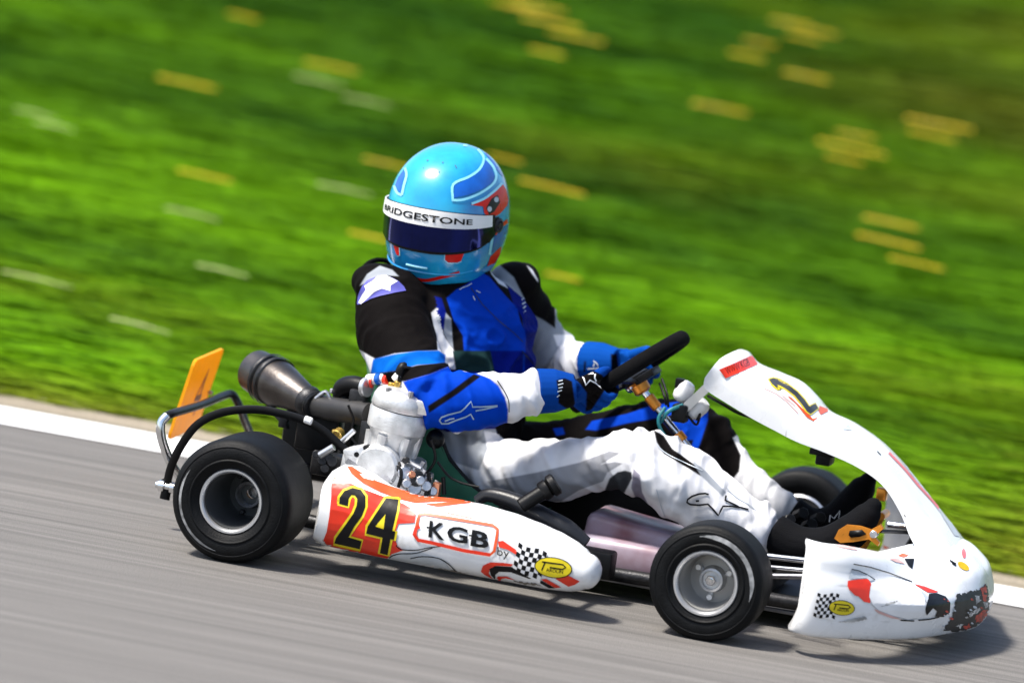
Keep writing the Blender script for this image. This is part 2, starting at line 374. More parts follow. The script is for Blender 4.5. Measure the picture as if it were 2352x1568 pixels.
# long grass laid flat along the track to imitate motion streaks: one mesh, a strip of three faces per blade
def blades():
    X0, X1, Y0, Y1 = -8.4, 5.2, DIRT1 - .04, 12.2
    nb = 320000
    u = rng.random(nb); y = Y0 + (Y1 - Y0) * u ** 1.25; x = X0 + (X1 - X0) * rng.random(nb)
    keep = (x > -3.6 - .42 * (y - 1)) & (x < 3.4 + .16 * (y - 1)); x, y = x[keep], y[keep]; nb = len(x)
    z = np.array([bank(a, b) for a, b in zip(x, y)])
    pat = np.array([noise.fractal(V(a * .28 + b * .05, b * 1.1 + a * .27, 1.7), 1., 2., 3) for a, b in zip(x, y)])
    pat2 = np.array([noise.noise(V(a * .7, (b + a * .22) * 11., 9.)) for a, b in zip(x, y)])
    dry = np.array([noise.noise(V(a * .4, (b + a * .2) * 1.1, 21.)) for a, b in zip(x, y)])
    edge = np.clip((y - Y0) / .55, 0, 1)
    ln = (.26 + .36 * rng.random(nb)) * (.35 + .65 * edge) * (1 + .12 * y / 10)
    az = np.radians(-14 + 4 * rng.standard_normal(nb)); stand = rng.random(nb) < .0
    az = np.where(stand, rng.random(nb) * 6.28, az)
    rise = np.where(stand, .40 + .3 * rng.random(nb), .035 + .075 * rng.random(nb)) * ln
    reach = np.where(stand, .6, .98) * ln
    wd = (.0032 + .0034 * rng.random(nb)) * (1 + y / 14)
    dx, dy = np.cos(az), np.sin(az); tw = rng.random(nb) * .9 - .45
    px_, py_, pz_ = -dy * np.cos(tw), dx * np.cos(tw), np.sin(tw)
    P = np.zeros((nb, 7, 3), np.float32)
    for k, (t, h, ww) in enumerate(((0, 0, 1.), (.33, .62, 1.), (.68, .95, .8))):
        cx = x + dx * reach * t; cy = y + dy * reach * t; cz = z + rise * h - .004 + (bank_s * (dy * reach * t))
        for s_, o_ in ((-1, 0), (1, 1)):
            P[:, k * 2 + o_, 0] = cx + s_ * px_ * wd * ww; P[:, k * 2 + o_, 1] = cy + s_ * py_ * wd * ww; P[:, k * 2 + o_, 2] = cz + s_ * pz_ * wd * ww
    P[:, 6, 0] = x + dx * reach; P[:, 6, 1] = y + dy * reach; P[:, 6, 2] = z + rise * np.where(stand, 1.25, .7) + bank_s * dy * reach
    base = np.arange(nb)[:, None] * 7
    q = np.concatenate([base + np.array([[0, 1, 3, 2]]), base + np.array([[2, 3, 5, 4]])], 1).reshape(-1, 4)
    t3 = base + np.array([[4, 5, 6]])
    me = bpy.data.meshes.new('grass'); nv = nb * 7
    me.vertices.add(nv); me.vertices.foreach_set('co', P.reshape(-1))
    loops = np.concatenate([q.reshape(-1), t3.reshape(-1)]); nl = len(loops)
    me.loops.add(nl); me.loops.foreach_set('vertex_index', loops.astype(np.int32))
    st = np.concatenate([np.arange(len(q)) * 4, len(q) * 4 + np.arange(nb) * 3]).astype(np.int32)
    me.polygons.add(len(st)); me.polygons.foreach_set('loop_start', st)
    me.update(calc_edges=True); me.validate()
    # colour of each blade: the growth changes from patch to patch (lush, young, dry)
    v = np.clip(.48 + .58 * pat + .18 * pat2 + .08 * rng.standard_normal(nb) + .22 * np.clip((4.4 - y) / 3, -1.2, 1), 0, 1)[:, None]
    c = np.array([.024, .078, .0010]) * (1 - v) + np.array([.135, .315, .0025]) * v
    dr = np.clip(dry * .9 + .11 * x - .20 + .08 * rng.standard_normal(nb), 0, 1)[:, None] * .7
    dr = np.clip(dr + np.clip((x[:, None] - .9 + .25 * y[:, None] * 0) * .30, 0, .45) * (dry[:, None] + .35 > 0) * np.clip((5.5 - y[:, None]) / 3, 0, 1), 0, .8)
    dr = np.clip(dr + np.clip((x[:, None] - .2) * .5, 0, .6) * np.clip((2.6 - y[:, None]) / 1.2, 0, 1) + np.clip((y[:, None] - 5.0) / 4, 0, .6) * np.clip((x[:, None] + 1.2) * .5, 0, 1) * np.clip(.7 + dry[:, None] * 1.5, .2, 1), 0, .8)
    dr = np.maximum(dr, (1 - edge[:, None]) * .55)
    c = c * (1 - dr) + np.array([.20, .175, .020]) * dr
    c = np.clip(c * (1 + .08 * rng.standard_normal((nb, 1))), .004, 1)
    ca = np.ones((nb, 7, 4), np.float32); ca[:, :, :3] = c[:, None, :]
    at_ = me.color_attributes.new('blade', 'FLOAT_COLOR', 'POINT'); at_.data.foreach_set('color', ca.reshape(-1))
    gm = bpy.data.materials.new('grass_blade'); gm.use_nodes = True; N = gm.node_tree.nodes; L = gm.node_tree.links
    b = N['Principled BSDF']; a = N.new('ShaderNodeAttribute'); a.attribute_name = 'blade'; L.new(a.outputs['Color'], b.inputs['Base Color'])
    b.inputs['Roughness'].default_value = .7; b.inputs['Specular IOR Level'].default_value = .04
    tl = N.new('ShaderNodeBsdfTranslucent'); L.new(a.outputs['Color'], tl.inputs[0]); mx = N.new('ShaderNodeMixShader'); mx.inputs[0].default_value = .35
    L.new(b.outputs[0], mx.inputs[1]); L.new(tl.outputs[0], mx.inputs[2]); L.new(mx.outputs[0], N['Material Output'].inputs[0])
    o = mk('grass', me, gm, ang=0); o['kind'] = 'stuff'; o['label'] = 'long green grass laid along the track as motion streaks'
bank_s = .1
blades()

# ================================================================== THE GO-KART
KP = V(.6, 0, 0)
kart = empty('go_kart', (0, 0, 0), 'white and red racing go-kart numbered 24 leaning into a turn on the asphalt', 'go-kart')
def K(name, mb, m, parent=None, ang=38, label=None): return mk(name, mb, m, parent or kart, ang, label)

# --- wheels
def wheel(name, cx, cy, rad, wid, side, hub_in, front):
    """side -1: outer face towards -Y. the part is the rim; tyre, hub and sidewall print are its pieces"""
    z = rad - .002; c = V(cx, cy, z); ax = V(0, side, 0); rr = .0665
    h = wid / 2 * .86
    rb = MB()      # barrel: outer lip, inside wall, back
    rb.lathe([(h, rr - .003), (h + .004, rr), (h + .004, rr + .004), (h - .002, rr + .007), (h - .012, rr + .006), (-h, rr + .006), (-h - .004, rr), (-h, rr - .002), (h - .012, rr - .002), (h - .006, rr - .005), (h, rr - .003)], c, ax, 56, caps=False)
    d0 = h - hub_in
    o = K(name, rb, RIM, ang=30)
    rb = MB(); rb.lathe([(d0, .012), (d0, .030), (d0 - .004, .052), (d0 + .006, rr - .009), (h - .03, rr - .0075), (h - .008, rr - .006)], c, ax, 48, caps=False)
    mk('rim_barrel', rb, mat('grey_cast_barrel', (.36, .355, .345), .45, .45, var=.05, vs=25, rv=.03) if front else BARREL, o, ang=30)
    t = MB(); hw = wid / 2; pr = []
    for s_, seq in ((1, [(.86, rr + .004), (.90, rr + .010), (.97, rr + .022), (1., rad * .74), (.985, rad * .84), (.93, rad * .925), (.86, rad * .972), (.76, rad * .993), (.62, rad)]),):
        pr = [(hw * a, r_) for a, r_ in seq]
    pr = pr + [(-a, r_) for a, r_ in reversed(pr)]
    t.lathe(pr, c, ax, 72, caps=False); mk('tyre', t, RUB, o, ang=60)
    hb = MB(); p = c + ax * d0
    if front:
        hb.lathe([(-.02, .03), (.004, .03), (.012, .026), (.026, .026), (.028, .021), (.018, .019)], p, ax, 28)
        for k in range(3):
            q = k * 2.094 + .5; e = V(math.cos(q), 0, math.sin(q)) * .040
            hb.cyl(p + e, p + e + ax * .014, .007, 10); hb.cyl(p + e * .4 - ax * .004, p + e * 1.15 + ax * .004, .006, 8)
        mk('hub', hb, ALU, o)
        n_ = MB(); n_.cyl(p + ax * .016, p + ax * .034, .012, 6); n_.cyl(p + ax * .03, p + ax * .040, .006, 10); mk('hub_nut', n_, CHROME, o)
    else:
        hb.lathe([(-.02, .034), (.0, .034), (.006, .030), (.030, .029), (.032, .024), (-.01, .023)], p, ax, 28, caps=False)
        mk('hub', hb, STEEL, o)
        for k in range(3):
            n_ = MB(); q = k * 2.094 + .2; e = V(math.cos(q), 0, math.sin(q)) * .046; n_.cyl(p + e, p + e + ax * .012, .006, 6); mk('hub_nut', n_, DARKM, o)
    # worn white sidewall print, a partial ring
    q0, q1 = (R(-12), R(105)) if front else (R(150), R(262)); n = 40; a_, b_ = (rad * .775, rad * .845) if front else (rad * .80, rad * .835); mb = MB(); vs = []
    for i in range(n + 1):
        q = lerp(q0, q1, i / n); f_ = min(1, i / 7, (n - i) / 7) * .5; mid = (a_ + b_) / 2; hh = (b_ - a_) * f_ + .0004
        for r_ in (mid - hh, mid + hh):
            # lie on the bulged wall
            k = (r_ / rad - .74) / .185; off = hw * (1 - .07 * max(0, k) ** 1.6) + .0012
            vs.append(c + ax * off + V(math.cos(q) * r_, 0, math.sin(q) * r_))
    mb.add(vs, [(2 * i, 2 * i + 1, 2 * i + 3, 2 * i + 2) for i in range(n)]); mk('sidewall_print', mb, mat('worn_grey_print', (.20, .205, .21), .5, var=.6, vs=55), o, ang=0)
    # moulded rings on the wall
    g = MB()
    for r_, a in ((rad * .66, .995), (rad * .875, .968)):
        g.lathe([(hw * a - .002, r_ - .0035), (hw * a + .0012, r_ - .001), (hw * a + .0012, r_ + .001), (hw * a - .002, r_ + .0035)], c, ax, 72, caps=False)
    mk('sidewall_ring', g, RUB, o, ang=80)
    return o
wheel('rear_wheel', 0, -.592, .1375, .212, -1, .155, False)
wheel('rear_wheel', 0, .592, .1375, .212, 1, .155, False)
wheel('front_wheel', 1.05, -.519, .1278, .126, -1, .080, True)
wheel('front_wheel', 1.05, .519, .1278, .126, 1, .062, True)

# --- chassis
fr = MB()
for s_ in (-1, 1):
    fr.tube([(-.16, .30 * s_, .075), (.10, .33 * s_, .062), (.45, .33 * s_, .055), (.75, .26 * s_, .055), (1.05, .25 * s_, .06), (1.32, .22 * s_, .06)], .016, 10, 5)
for a, b in (((-.1, -.31, .07), (-.1, .31, .07)), ((.55, -.32, .055), (.55, .32, .055)), ((.98, -.26, .055), (.98, .26, .055)), ((1.32, -.22, .06), (1.32, .22, .06))):
    fr.tube([a, b], .015, 10)
K('chassis_frame', fr, DARKM)
K('floor_tray', MB().box((.93, 0, .036), (.78, .47, .008)), mat('dull_aluminium_tray', (.16, .16, .17), .5, .6))
for s_ in (-1, 1):
    b = MB(); b.tube([(.22, .33 * s_, .06), (.24, .50 * s_, .085), (.26, .55 * s_, .085), (.70, .55 * s_, .085), (.72, .50 * s_, .085), (.74, .28 * s_, .06)], .010, 10, 4)
    b.tube([(.30, .33 * s_, .06), (.30, .55 * s_, .06)], .010, 8); b.tube([(.66, .28 * s_, .06), (.66, .55 * s_, .06)], .010, 8)
    K('side_bar', b, DARKM)
ax_ = MB(); ax_.cyl((0, -.50, .138), (0, .50, .138), .021, 18)
ra = K('rear_axle', ax_, STEEL)
for y in (-.30, .30):
    c = MB(); c.lathe([(-.02, .03), (-.018, .048), (.018, .048), (.02, .03)], (0, y, .138), (0, 1, 0), 24); c.box((0, y, .10), (.06, .03, .07)); mk('bearing_carrier', c, DARKM, ra)
c = MB(); c.lathe([(-.003, .03), (-.003, .085), (.003, .085), (.003, .03)], (0, -.40, .138), (0, 1, 0), 36); mk('sprocket', c, mat('oily_brown_steel', (.10, .06, .03), .5, .6, var=.3), ra)
c = MB(); c.lathe([(-.005, .03), (-.005, .085), (.005, .085), (.005, .03)], (0, .22, .138), (0, 1, 0), 36); mk('brake_disc', c, STEEL, ra)
for s_ in (-1, 1):                              # stub axles and tie rods
    b = MB(); b.cyl((1.05, .25 * s_, .11), (1.05, .46 * s_, .128), .014, 12); b.cyl((1.05, .40 * s_, .07), (1.05, .40 * s_, .20), .013, 12); b.box((1.05, .33 * s_, .12), (.05, .10, .03))
    K('stub_axle', b, DARKM)
    t = MB(); t.tube([(.92, .05 * s_, .13), (.96, .38 * s_, .14)], .007, 8); K('tie_rod', t, CHROME)

# --- side pods
def pod(side):
    tops = [(0, .205), (.02, .230), (.05, .243), (.10, .244), (.16, .234), (.24, .214), (.34, .204), (.46, .212), (.58, .212), (.70, .206), (.80, .196), (.88, .185), (.94, .173), (.98, .160), (1.0, .150)]
    bots = [(0, .066), (.03, .056), (.10, .054), (.3, .052), (.6, .050), (.85, .051), (.94, .054), (.98, .060), (1.0, .066)]
    def ip(T, u):
        for (a, b), (c, d) in zip(T, T[1:]):
            if u <= c: t = (u - a) / (c - a); t = t * t * (3 - 2 * t) * .4 + t * .6; return b + (d - b) * t
        return T[-1][1]
    rings = []; X0, X1 = .178, .788; n = 40
    for i in range(67):
        u = min(1, i / 60) if i <= 57 else .95 + .05 * math.sin((i - 57) / 9 * math.pi / 2)
        zt, zb = ip(tops, u), ip(bots, u)
        wd = .088 * (1 - .50 * max(0, (u - .55) / .45) ** 2) * (.95 + .05 * min(1, u / .06)); yc = -.625 + wd + .014 * max(0, (u - .75) / .25) ** 2
        hz = (zt - zb) / 2; zc = (zt + zb) / 2; ring = []
        lean = .030 * (1 - u) * (1 if u > .05 else u / .05)
        for j in range(n):
            q = 2 * math.pi * j / n; e = .62 if u < .9 else lerp(.62, .9, (u - .9) / .1)
            cy = math.copysign(abs(math.cos(q)) ** e, math.cos(q)); cz = math.copysign(abs(math.sin(q)) ** e, math.sin(q))
            x = X0 + (X1 - X0) * u + (.010 * (1 - cz) * 0)
            if u < .12: x += (.008 * math.cos(cz * 1.57) - .010 * (cz < -.3) * (-cz - .3)) * (1 - u / .12)
            y = yc + cy * wd
            if cy < 0: y += lean * max(0, cz) ** 1.5 - .006 * math.cos(cz * 1.5)
            ring.append(V(x, y if side < 0 else -y, zc + cz * hz - max(0, cz) * max(0, cy + .5) * wd * .26))
        rings.append(ring)
    cen = sum(rings[-1], V(0, 0, 0)) / n
    for k, (f_, dx) in enumerate(((.96, .007), (.85, .015), (.68, .021), (.45, .026), (.2, .0285), (.02, .029))): rings.append([cen + (p - cen) * f_ + V(dx, 0, 0) for p in rings[66]])
    mb = MB(); mb.loft(rings)
    return K('side_pod', mb, WHITE, ang=50)
pod_r = pod(-1); pod_l = pod(1)
PB = bvh_of([pod_r])
D = Decal(PB, pod_r, (.3, 705.6, .3, 1016))
D.fill('red_field', [(184, 280), (212, 262), (275, 285), (400, 345), (560, 405), (740, 470), (800, 505), (832, 545), (822, 612), (700, 620), (668, 700), (690, 790), (735, 822), (650, 850), (600, 896), (450, 866), (300, 826), (160, 795), (124, 745), (150, 680), (170, 560), (184, 420)], RED, .001)
D.fill('orange_stripe', [(305, 182), (345, 185), (420, 235), (520, 290), (640, 335), (800, 385), (960, 415), (1150, 432), (1300, 440), (1160, 452), (980, 452), (830, 462), (700, 430), (560, 378), (430, 312), (340, 240)], ORANGE, .001)
D.fill('sticker', [(400, 240), (440, 245), (515, 268), (505, 292), (430, 272)], PWHITE, .0016)
D.fills('orange_flash', [[(960, 510), (1080, 525), (1180, 540), (1310, 590), (1240, 575), (1100, 545)], [(900, 470), (1160, 450), (1330, 455), (1180, 468), (1000, 490)], [(1380, 440), (1500, 470), (1700, 555), (1860, 625), (1850, 640), (1690, 570), (1500, 490)]], ORANGE, .0011)
two = [(246, 468), (250, 420), (285, 372), (345, 348), (410, 362), (446, 412), (446, 490), (420, 560), (362, 640), (318, 722), (418, 752), (404, 812), (208, 768), (222, 728), (300, 620), (356, 540), (380, 480), (384, 430), (364, 404), (338, 402), (318, 430), (312, 486)]
four = [(604, 426), (700, 437), (688, 520), (652, 672), (676, 680), (664, 742), (638, 738), (616, 858), (558, 842), (578, 726), (452, 694), (464, 640)]
hole = [(600, 545), (520, 640), (586, 660)]
D.line('number_outline', [two + [two[0], two[1]], four + [four[0], four[1]]], 11, YEL, .0016)
D.fills('number_inset', [[(606, 530), (505, 645), (592, 668)]], YEL, .0017)
D.fill('number_two', two, BLACKP, .0022); D.fill('number_four', [four, hole], BLACKP, .0022)
fra = [(860, 552), (900, 545), (1200, 595), (1420, 632), (1458, 660), (1452, 720), (1432, 830), (1400, 858), (1200, 825), (940, 762), (850, 745), (826, 715), (836, 650), (848, 590)]
D.line('red_frame', fra[10:] + fra[:9], 6.5, ORANGE, .0016); D.line('red_frame', fra[7:11] + [(820, 700), (835, 655), (860, 640)], 8, RED, .0018)
D.text('lettering', 'K', (928, 722), (37, 8), (3, -38), BLACKP, .002, .02); D.text('lettering', 'G', (1070, 748), (47, 9), (2, -36), BLACKP, .002, .025); D.text('lettering', 'B', (1250, 788), (41, 8), (4, -37), BLACKP, .002, .03)
D.line('lettering', [(915, 648), (985, 662)], 4, BLACKP, .002); D.line('lettering', [(1240, 708), (1310, 722)], 4, BLACKP, .002)
D.text('lettering', 'by', (1455, 880), (27, 6), (1, -25), BLACKP, .002)
D.fills('grey_oval', [[(610, 898), (680, 850), (830, 835), (900, 850), (1000, 880), (1060, 920), (1100, 970), (1180, 1010), (1000, 985), (800, 940)]], GREYP, .0009)
D.line('black_line', [[(610, 900), (650, 865), (720, 848), (830, 845), (960, 805)], [(680, 785), (720, 815), (830, 822), (930, 803), (1050, 790)], [(790, 885), (880, 870), (1000, 882), (1080, 925), (1150, 990), (1230, 1022), (1300, 1020)]], 2.2, BLACKP, .0014, sm=4)
D.fills('red_swoosh', [[(1330, 985), (1345, 940), (1400, 915), (1500, 918), (1580, 930), (1560, 945), (1450, 940), (1400, 960), (1390, 1000), (1420, 1040), (1360, 1010)], [(1440, 1048), (1460, 1022), (1530, 1022), (1590, 1050), (1520, 1035), (1490, 1040), (1480, 1055)], [(1990, 1010), (2085, 1060), (2050, 1085), (2000, 1100), (1900, 1040)], [(1460, 755), (1500, 750), (1600, 820), (1605, 860), (1540, 820), (1470, 800)], [(1790, 1045), (1830, 1040), (1945, 1105), (1900, 1110)]], RED, .0012)
D.fills('black_swoosh', [[(1395, 965), (1440, 942), (1560, 948), (1650, 985), (1760, 1030), (1700, 1040), (1560, 990), (1470, 985), (1440, 1010), (1440, 1045), (1405, 1010)], [(1760, 1060), (1800, 1055), (1900, 1112), (1850, 1110)]], BLACKP, .0013)
def flag_logo(D, o, xv, yv, cells, ell_c, rx, ry, rot, ptx):
    wv = [(0, 0), (1, -.04), (.98, .62), (1., 1.), (.45, .93), (0, .86)]
    P = lambda a, b: (o[0] + xv[0] * a + yv[0] * b, o[1] + xv[1] * a + yv[1] * b)
    D.fills('flag_white', [[P(0, 0), P(.45, .04), P(1, -.04), P(.97, .5), P(1, 1), P(.5, .94), P(0, .86)]], PWHITE, .0018)
    sq = []; nx, ny = cells
    for i in range(nx):
        for j in range(ny):
            if (i + j) % 2 == 0:
                g = lambda a, b: P(a, b + .05 * math.sin(a * 6) + .08 * a * b)
                sq.append([g(i / nx, j / ny * .9), g((i + 1) / nx, j / ny * .9), g((i + 1) / nx, (j + 1) / ny * .9), g(i / nx, (j + 1) / ny * .9)])
    D.fills('flag_checks', sq, BLACKP, .0022)
    D.fill('badge_rim', circ(*ell_c, rx * 1.06, ry * 1.09, rot), BLACKP, .0026)
    D.fill('badge', circ(*ell_c, rx, ry, rot), AMBER if rx < 100 else YEL, .0030)
    c, s_ = math.cos(rot), math.sin(rot); L = lambda a, b: (ell_c[0] + a * rx * c - b * ry * s_, ell_c[1] + a * rx * s_ + b * ry * c)
    D.line('lettering', [[L(-.62, .45), L(-.48, -.5)], [L(-.66, -.45), L(.5, -.45), L(.68, -.2), L(.5, .05), L(-.2, .02)]], ptx, BLACKP, .0034)
    a = L(-.38, .5); k = (D.zm[0], D.zm[2])
    D.text('lettering', 'AROLIN', a, (rx * .95 * c * k[0], rx * .95 * s_ * k[1]), (-(-s_) * ry * .3 * k[0], -c * ry * .36 * k[1]), BLACKP, .0034, .01)
flag_logo(D, (1622, 762), (215, 85), (-55, 225), (7, 6), (1885, 955), 138, 72, .14, 3.2)
D.fills('grime', [[(950, 950), (1010, 955), (1180, 990), (1300, 1035), (1200, 1005), (1000, 975)], [(118, 745), (160, 790), (300, 825), (170, 802)], [(2130, 790), (2150, 795), (2165, 815), (2150, 808)], [(1580, 1055), (1740, 1075), (1800, 1095), (1650, 1080)]], DIRT, .0016)

# --- front fairing (bumper)
CSEC = [(-.05, .052), (-.012, .046), (0, .055), (.008, .08), (.010, .11), (.002, .142), (-.008, .17), (-.028, .19), (-.055, .210), (-.10, .220), (-.15, .223), (-.17, .214), (-.12, .204), (-.06, .192), (-.03, .168), (-.02, .12), (-.03, .07)]
ESEC = [(-.03, .055), (-.01, .046), (.002, .052), (.012, .08), (.016, .12), (.014, .165), (.006, .21), (-.004, .236), (-.02, .248), (-.045, .246), (-.05, .236), (-.025, .230), (-.012, .205), (-.006, .165), (-.004, .12), (-.008, .08), (-.02, .064)]
def fairing():
    half = [(1.578, 0), (1.573, .08), (1.55, .163), (1.497, .31), (1.452, .386), (1.402, .45), (1.335, .512), (1.285, .538), (1.252, .532), (1.235, .514)]
    plan = [(x, -y, 0) for x, y in reversed(half[1:])] + [(x, y, 0) for x, y in half]
    P = catmull(plan, 6); rings = []
    for i, p in enumerate(P):
        t = (P[min(i + 1, len(P) - 1)] - P[max(i - 1, 0)]).normalized(); o_ = V(t.y, -t.x, 0)
        k = abs(p.y); ce = max(0, min(1, 1 - (k / .50))) ** .7; endp = max(0, 1 - (p.x - 1.235) / .06) if k > .4 else 0
        if endp > 0: o_ = lerp(o_, V(.3, math.copysign(.95, p.y), 0), min(1, endp)).normalized()
        sec = [lerp(Vector((*e, 0)), Vector((*c, 0)), ce) for e, c in zip(ESEC, CSEC)]
        sec = catmull(sec + [sec[0]], 3)[:-1]; ring = []
        for q in sec:
            d, z = q.x, q.y
            b = .013 * math.exp(-((k - .345) / .10) ** 2 - ((z - .135) / .042) ** 2) * (1 if d > -.02 else 0)
            cres = -.006 * math.exp(-((z - .19) / .012) ** 2) * (1 if k > .12 else 0) * (1 if d > -.06 else 0)
            B = math.exp(-((k - .30) / .14) ** 2) * max(0, min(1, (z - .13) / .08)); d -= .055 * B; z -= .022 * B
            ring.append(V(p.x, p.y, z) + o_ * (d + b + cres) + V(.014 * endp * min(1, max(0, z - .05) / .06), 0, 0))
        rings.append(ring)
    mb = MB(); mb.loft(rings); return K('front_fairing', mb, WHITE, ang=55)
fair = fairing()

# --- front panel (Nassau)
UP = [(1700, 800), (1722, 806), (1748, 832), (1800, 852), (1850, 874), (1884, 908), (1912, 942), (1965, 968), (2032, 1018), (2092, 1086), (2150, 1160), (2196, 1216), (2240, 1276)]
LO = [(1617, 868), (1614, 885), (1622, 900), (1668, 930), (1720, 962), (1772, 990), (1822, 1016), (1890, 1042), (1962, 1074), (2022, 1116), (2064, 1178), (2088, 1234), (2112, 1274)]
def nassau():
    U = catmull([at(x, y, .085) for x, y in UP], 5); L = catmull([at(x, y, -.15) for x, y in LO], 5); rings = []
    for i, (u, l) in enumerate(zip(U, L)):
        t = i / (len(U) - 1)
        uu = V(u.x, 0, u.z); ll = V(l.x, 0, l.z); d = uu - ll          # skirt depth as seen from the side
        hw = .142 - .018 * math.sin(t * 3.14)
        sec = [(-1, 0.), (-1.005, .35), (-.97, .68), (-.84, .9), (-.5, .985), (0, 1.0), (.5, .985), (.84, .9), (.97, .68), (1.005, .35), (1, 0), (.93, .02), (.9, .6), (.7, .82), (0, .9), (-.7, .82), (-.9, .6), (-.93, .02)]
        rings.append([V(ll.x + d.x * h, hw * y, ll.z + d.z * h) for y, h in sec])
    mb = MB(); mb.loft(rings); return K('front_panel', mb, WHITE, ang=50)
nas = nassau()
NB = bvh_of([nas]); D = Decal(NB, nas, (.32, 1552, .32, 752.6))
D.fill('red_strip', [(312, 300), (420, 255), (545, 198), (588, 262), (480, 312), (358, 362)], RED, .0012)
D.text('lettering', 'WWW.KGB', (372, 340), (52, -22), (-7, -17), BLACKP, .0016)
nt2 = [(668, 372), (700, 362), (740, 372), (800, 405), (870, 460), (925, 520), (955, 565), (1000, 545), (1020, 578), (965, 620), (940, 600), (900, 545), (850, 485), (790, 440), (745, 415), (722, 412), (760, 440), (735, 440), (690, 405)]
D.line('number_outline', [nt2 + nt2[:2]], 5.5, YEL, .0015); D.fill('number_two', nt2, mat('dark_grey_print', (.030, .031, .034), .4, spec=.3, var=.5, vs=25), .002)
D.fills('orange_flash', [[(790, 480), (830, 500), (900, 570), (985, 655), (1020, 640), (990, 670), (940, 640), (860, 540)], [(1030, 560), (1110, 590), (1040, 625), (1025, 600)]], ORANGE, .0013)
D.line('pink_flash', [[(630, 430), (720, 470), (800, 530), (880, 615)], [(760, 480), (860, 560)]], 2, PINK, .0013)
D.line('pink_stripe', [(1530, 895), (1640, 1010), (1740, 1130), (1850, 1250), (1900, 1310)], 5, mat('rose_print', (.62, .13, .14), .4), .0013)
D.fills('grey_flash', [[(1600, 930), (1760, 1110), (1900, 1280), (1980, 1400), (2040, 1500), (2000, 1490), (1900, 1330), (1740, 1120)], [(1195, 730), (1240, 690), (1262, 735)]], GREYP, .0012)
D.line('scuff', [[(1445, 885), (1470, 912)], [(1640, 1340), (1650, 1355)]], 2, BLACKP, .0013)

FB = bvh_of([fair]); D = Decal(FB, fair, (.24, 1787.5, .24, 1129))      # frame px of the nose close-up
D.fill('red_lamp_print', [(665, 850), (760, 836), (858, 832), (888, 880), (870, 960), (880, 1062), (820, 1050), (770, 1000), (735, 990), (680, 935), (662, 900)], RED, .0012)
D.fills('grey_lamp_print', [[(700, 738), (760, 748), (850, 785), (915, 840), (880, 855), (840, 825), (670, 832)], [(1310, 915), (1390, 960), (1440, 1010), (1420, 1060), (1370, 990)]], GREYP, .0012)
D.line('black_line', [[(700, 738), (770, 752), (850, 790), (925, 842)], [(720, 690), (880, 720), (1060, 775), (1280, 860)]], [2.2] * 4, BLACKP, .0014)
D.fill('lamp_disc', [(885, 900), (920, 858), (1000, 845), (1120, 846), (1230, 855), (1300, 880), (1350, 940), (1395, 1010), (1408, 1080), (1400, 1160), (1350, 1200), (1240, 1215), (1100, 1180), (960, 1130), (900, 1075), (872, 1000)], PWHITE, .0016)
D.line('grey_line', [[(885, 900), (872, 1000), (900, 1075), (960, 1130), (1100, 1185), (1240, 1220), (1330, 1210)]], 1.8, GREYP, .0015)
D.fill('red_lamp_print', [(1295, 880), (1400, 905), (1530, 955), (1500, 966), (1430, 962)], RED, .0013)
D.fill('black_lamp_print', [(1440, 975), (1520, 970), (1600, 1000), (1645, 1060), (1640, 1150), (1580, 1195), (1500, 1190), (1520, 1140), (1480, 1110), (1420, 1180), (1405, 1120), (1430, 1040)], BLACKP, .0013)
D.fill('pink_lamp_print', [(915, 1120), (1000, 1140), (1180, 1220), (1080, 1205), (960, 1160)], PINK, .0013)
D.line('black_line', [[(1340, 1225), (1450, 1215), (1540, 1195)], [(1170, 1225), (1300, 1232)]], 3, BLACKP, .0013)
flag_logo(D, (378, 962), (205, 20), (-48, 245), (7, 7), (606, 1107), 118, 66, .1, 2.6)
D.fills('black_scuff', [[(1700, 985), (1760, 975), (1860, 945), (1925, 930), (1985, 880), (2005, 960), (2020, 1100), (2000, 1200), (1930, 1260), (1800, 1320), (1700, 1335), (1580, 1325), (1600, 1290), (1660, 1200), (1690, 1080)]], mat('scraped_black_tape', (.012, .012, .012), .55, var=.9, vs=40, stretch=(1, 1, .35), c2=(.004, .004, .004)), .0013)
D.fills('red_scuff', [[(1880, 1190), (1960, 1130), (2005, 1120), (1998, 1190), (1930, 1245), (1885, 1240)], [(1935, 930), (1985, 885), (1995, 960), (1940, 975)], [(1770, 1290), (1830, 1255), (1840, 1290), (1780, 1318)], [(1950, 990), (1990, 980), (1996, 1040), (1960, 1060)]], mat('scraped_red_print', (.42, .05, .03), .6, var=.6, vs=90), .0018)
D.fills('grey_scuff', [[(1780, 1190), (1870, 1130), (1930, 1110), (1900, 1160), (1800, 1215)], [(1880, 1000), (1925, 985), (1935, 1040), (1890, 1070)], [(1700, 1280), (1760, 1262), (1740, 1300)], [(1960, 1060), (2010, 1050), (2010, 1100), (1970, 1110)]], mat('scraped_white', (.42, .40, .38), .7, var=.5, vs=90), .0019)
D.fills('orange_flash', [[(780, 470), (900, 480), (1000, 510), (1130, 560), (1100, 568), (960, 520), (800, 485)], [(1145, 610), (1190, 590), (1250, 605), (1200, 628)]], ORANGE, .0012)
D.fills('pink_flash', [[(540, 520), (620, 490), (700, 505), (760, 560), (640, 540)], [(1060, 640), (1150, 640), (1210, 690), (1120, 670)]], PINK, .0011)
D.fills('black_print', [[(1205, 640), (1300, 640), (1280, 740), (1240, 700)]], BLACKP, .0013)
for k_ in range(26):
    x_, y_, r_ = random.uniform(1560, 2000), random.uniform(1010, 1330), random.uniform(4, 13)
    D.fill('paint_chip', jag(circ(x_, y_, r_ * 1.6, r_, .5, 7), 3, 8), (BLACKP, GREYP, MATS['scraped_red_print'])[k_ % 3], .0024)
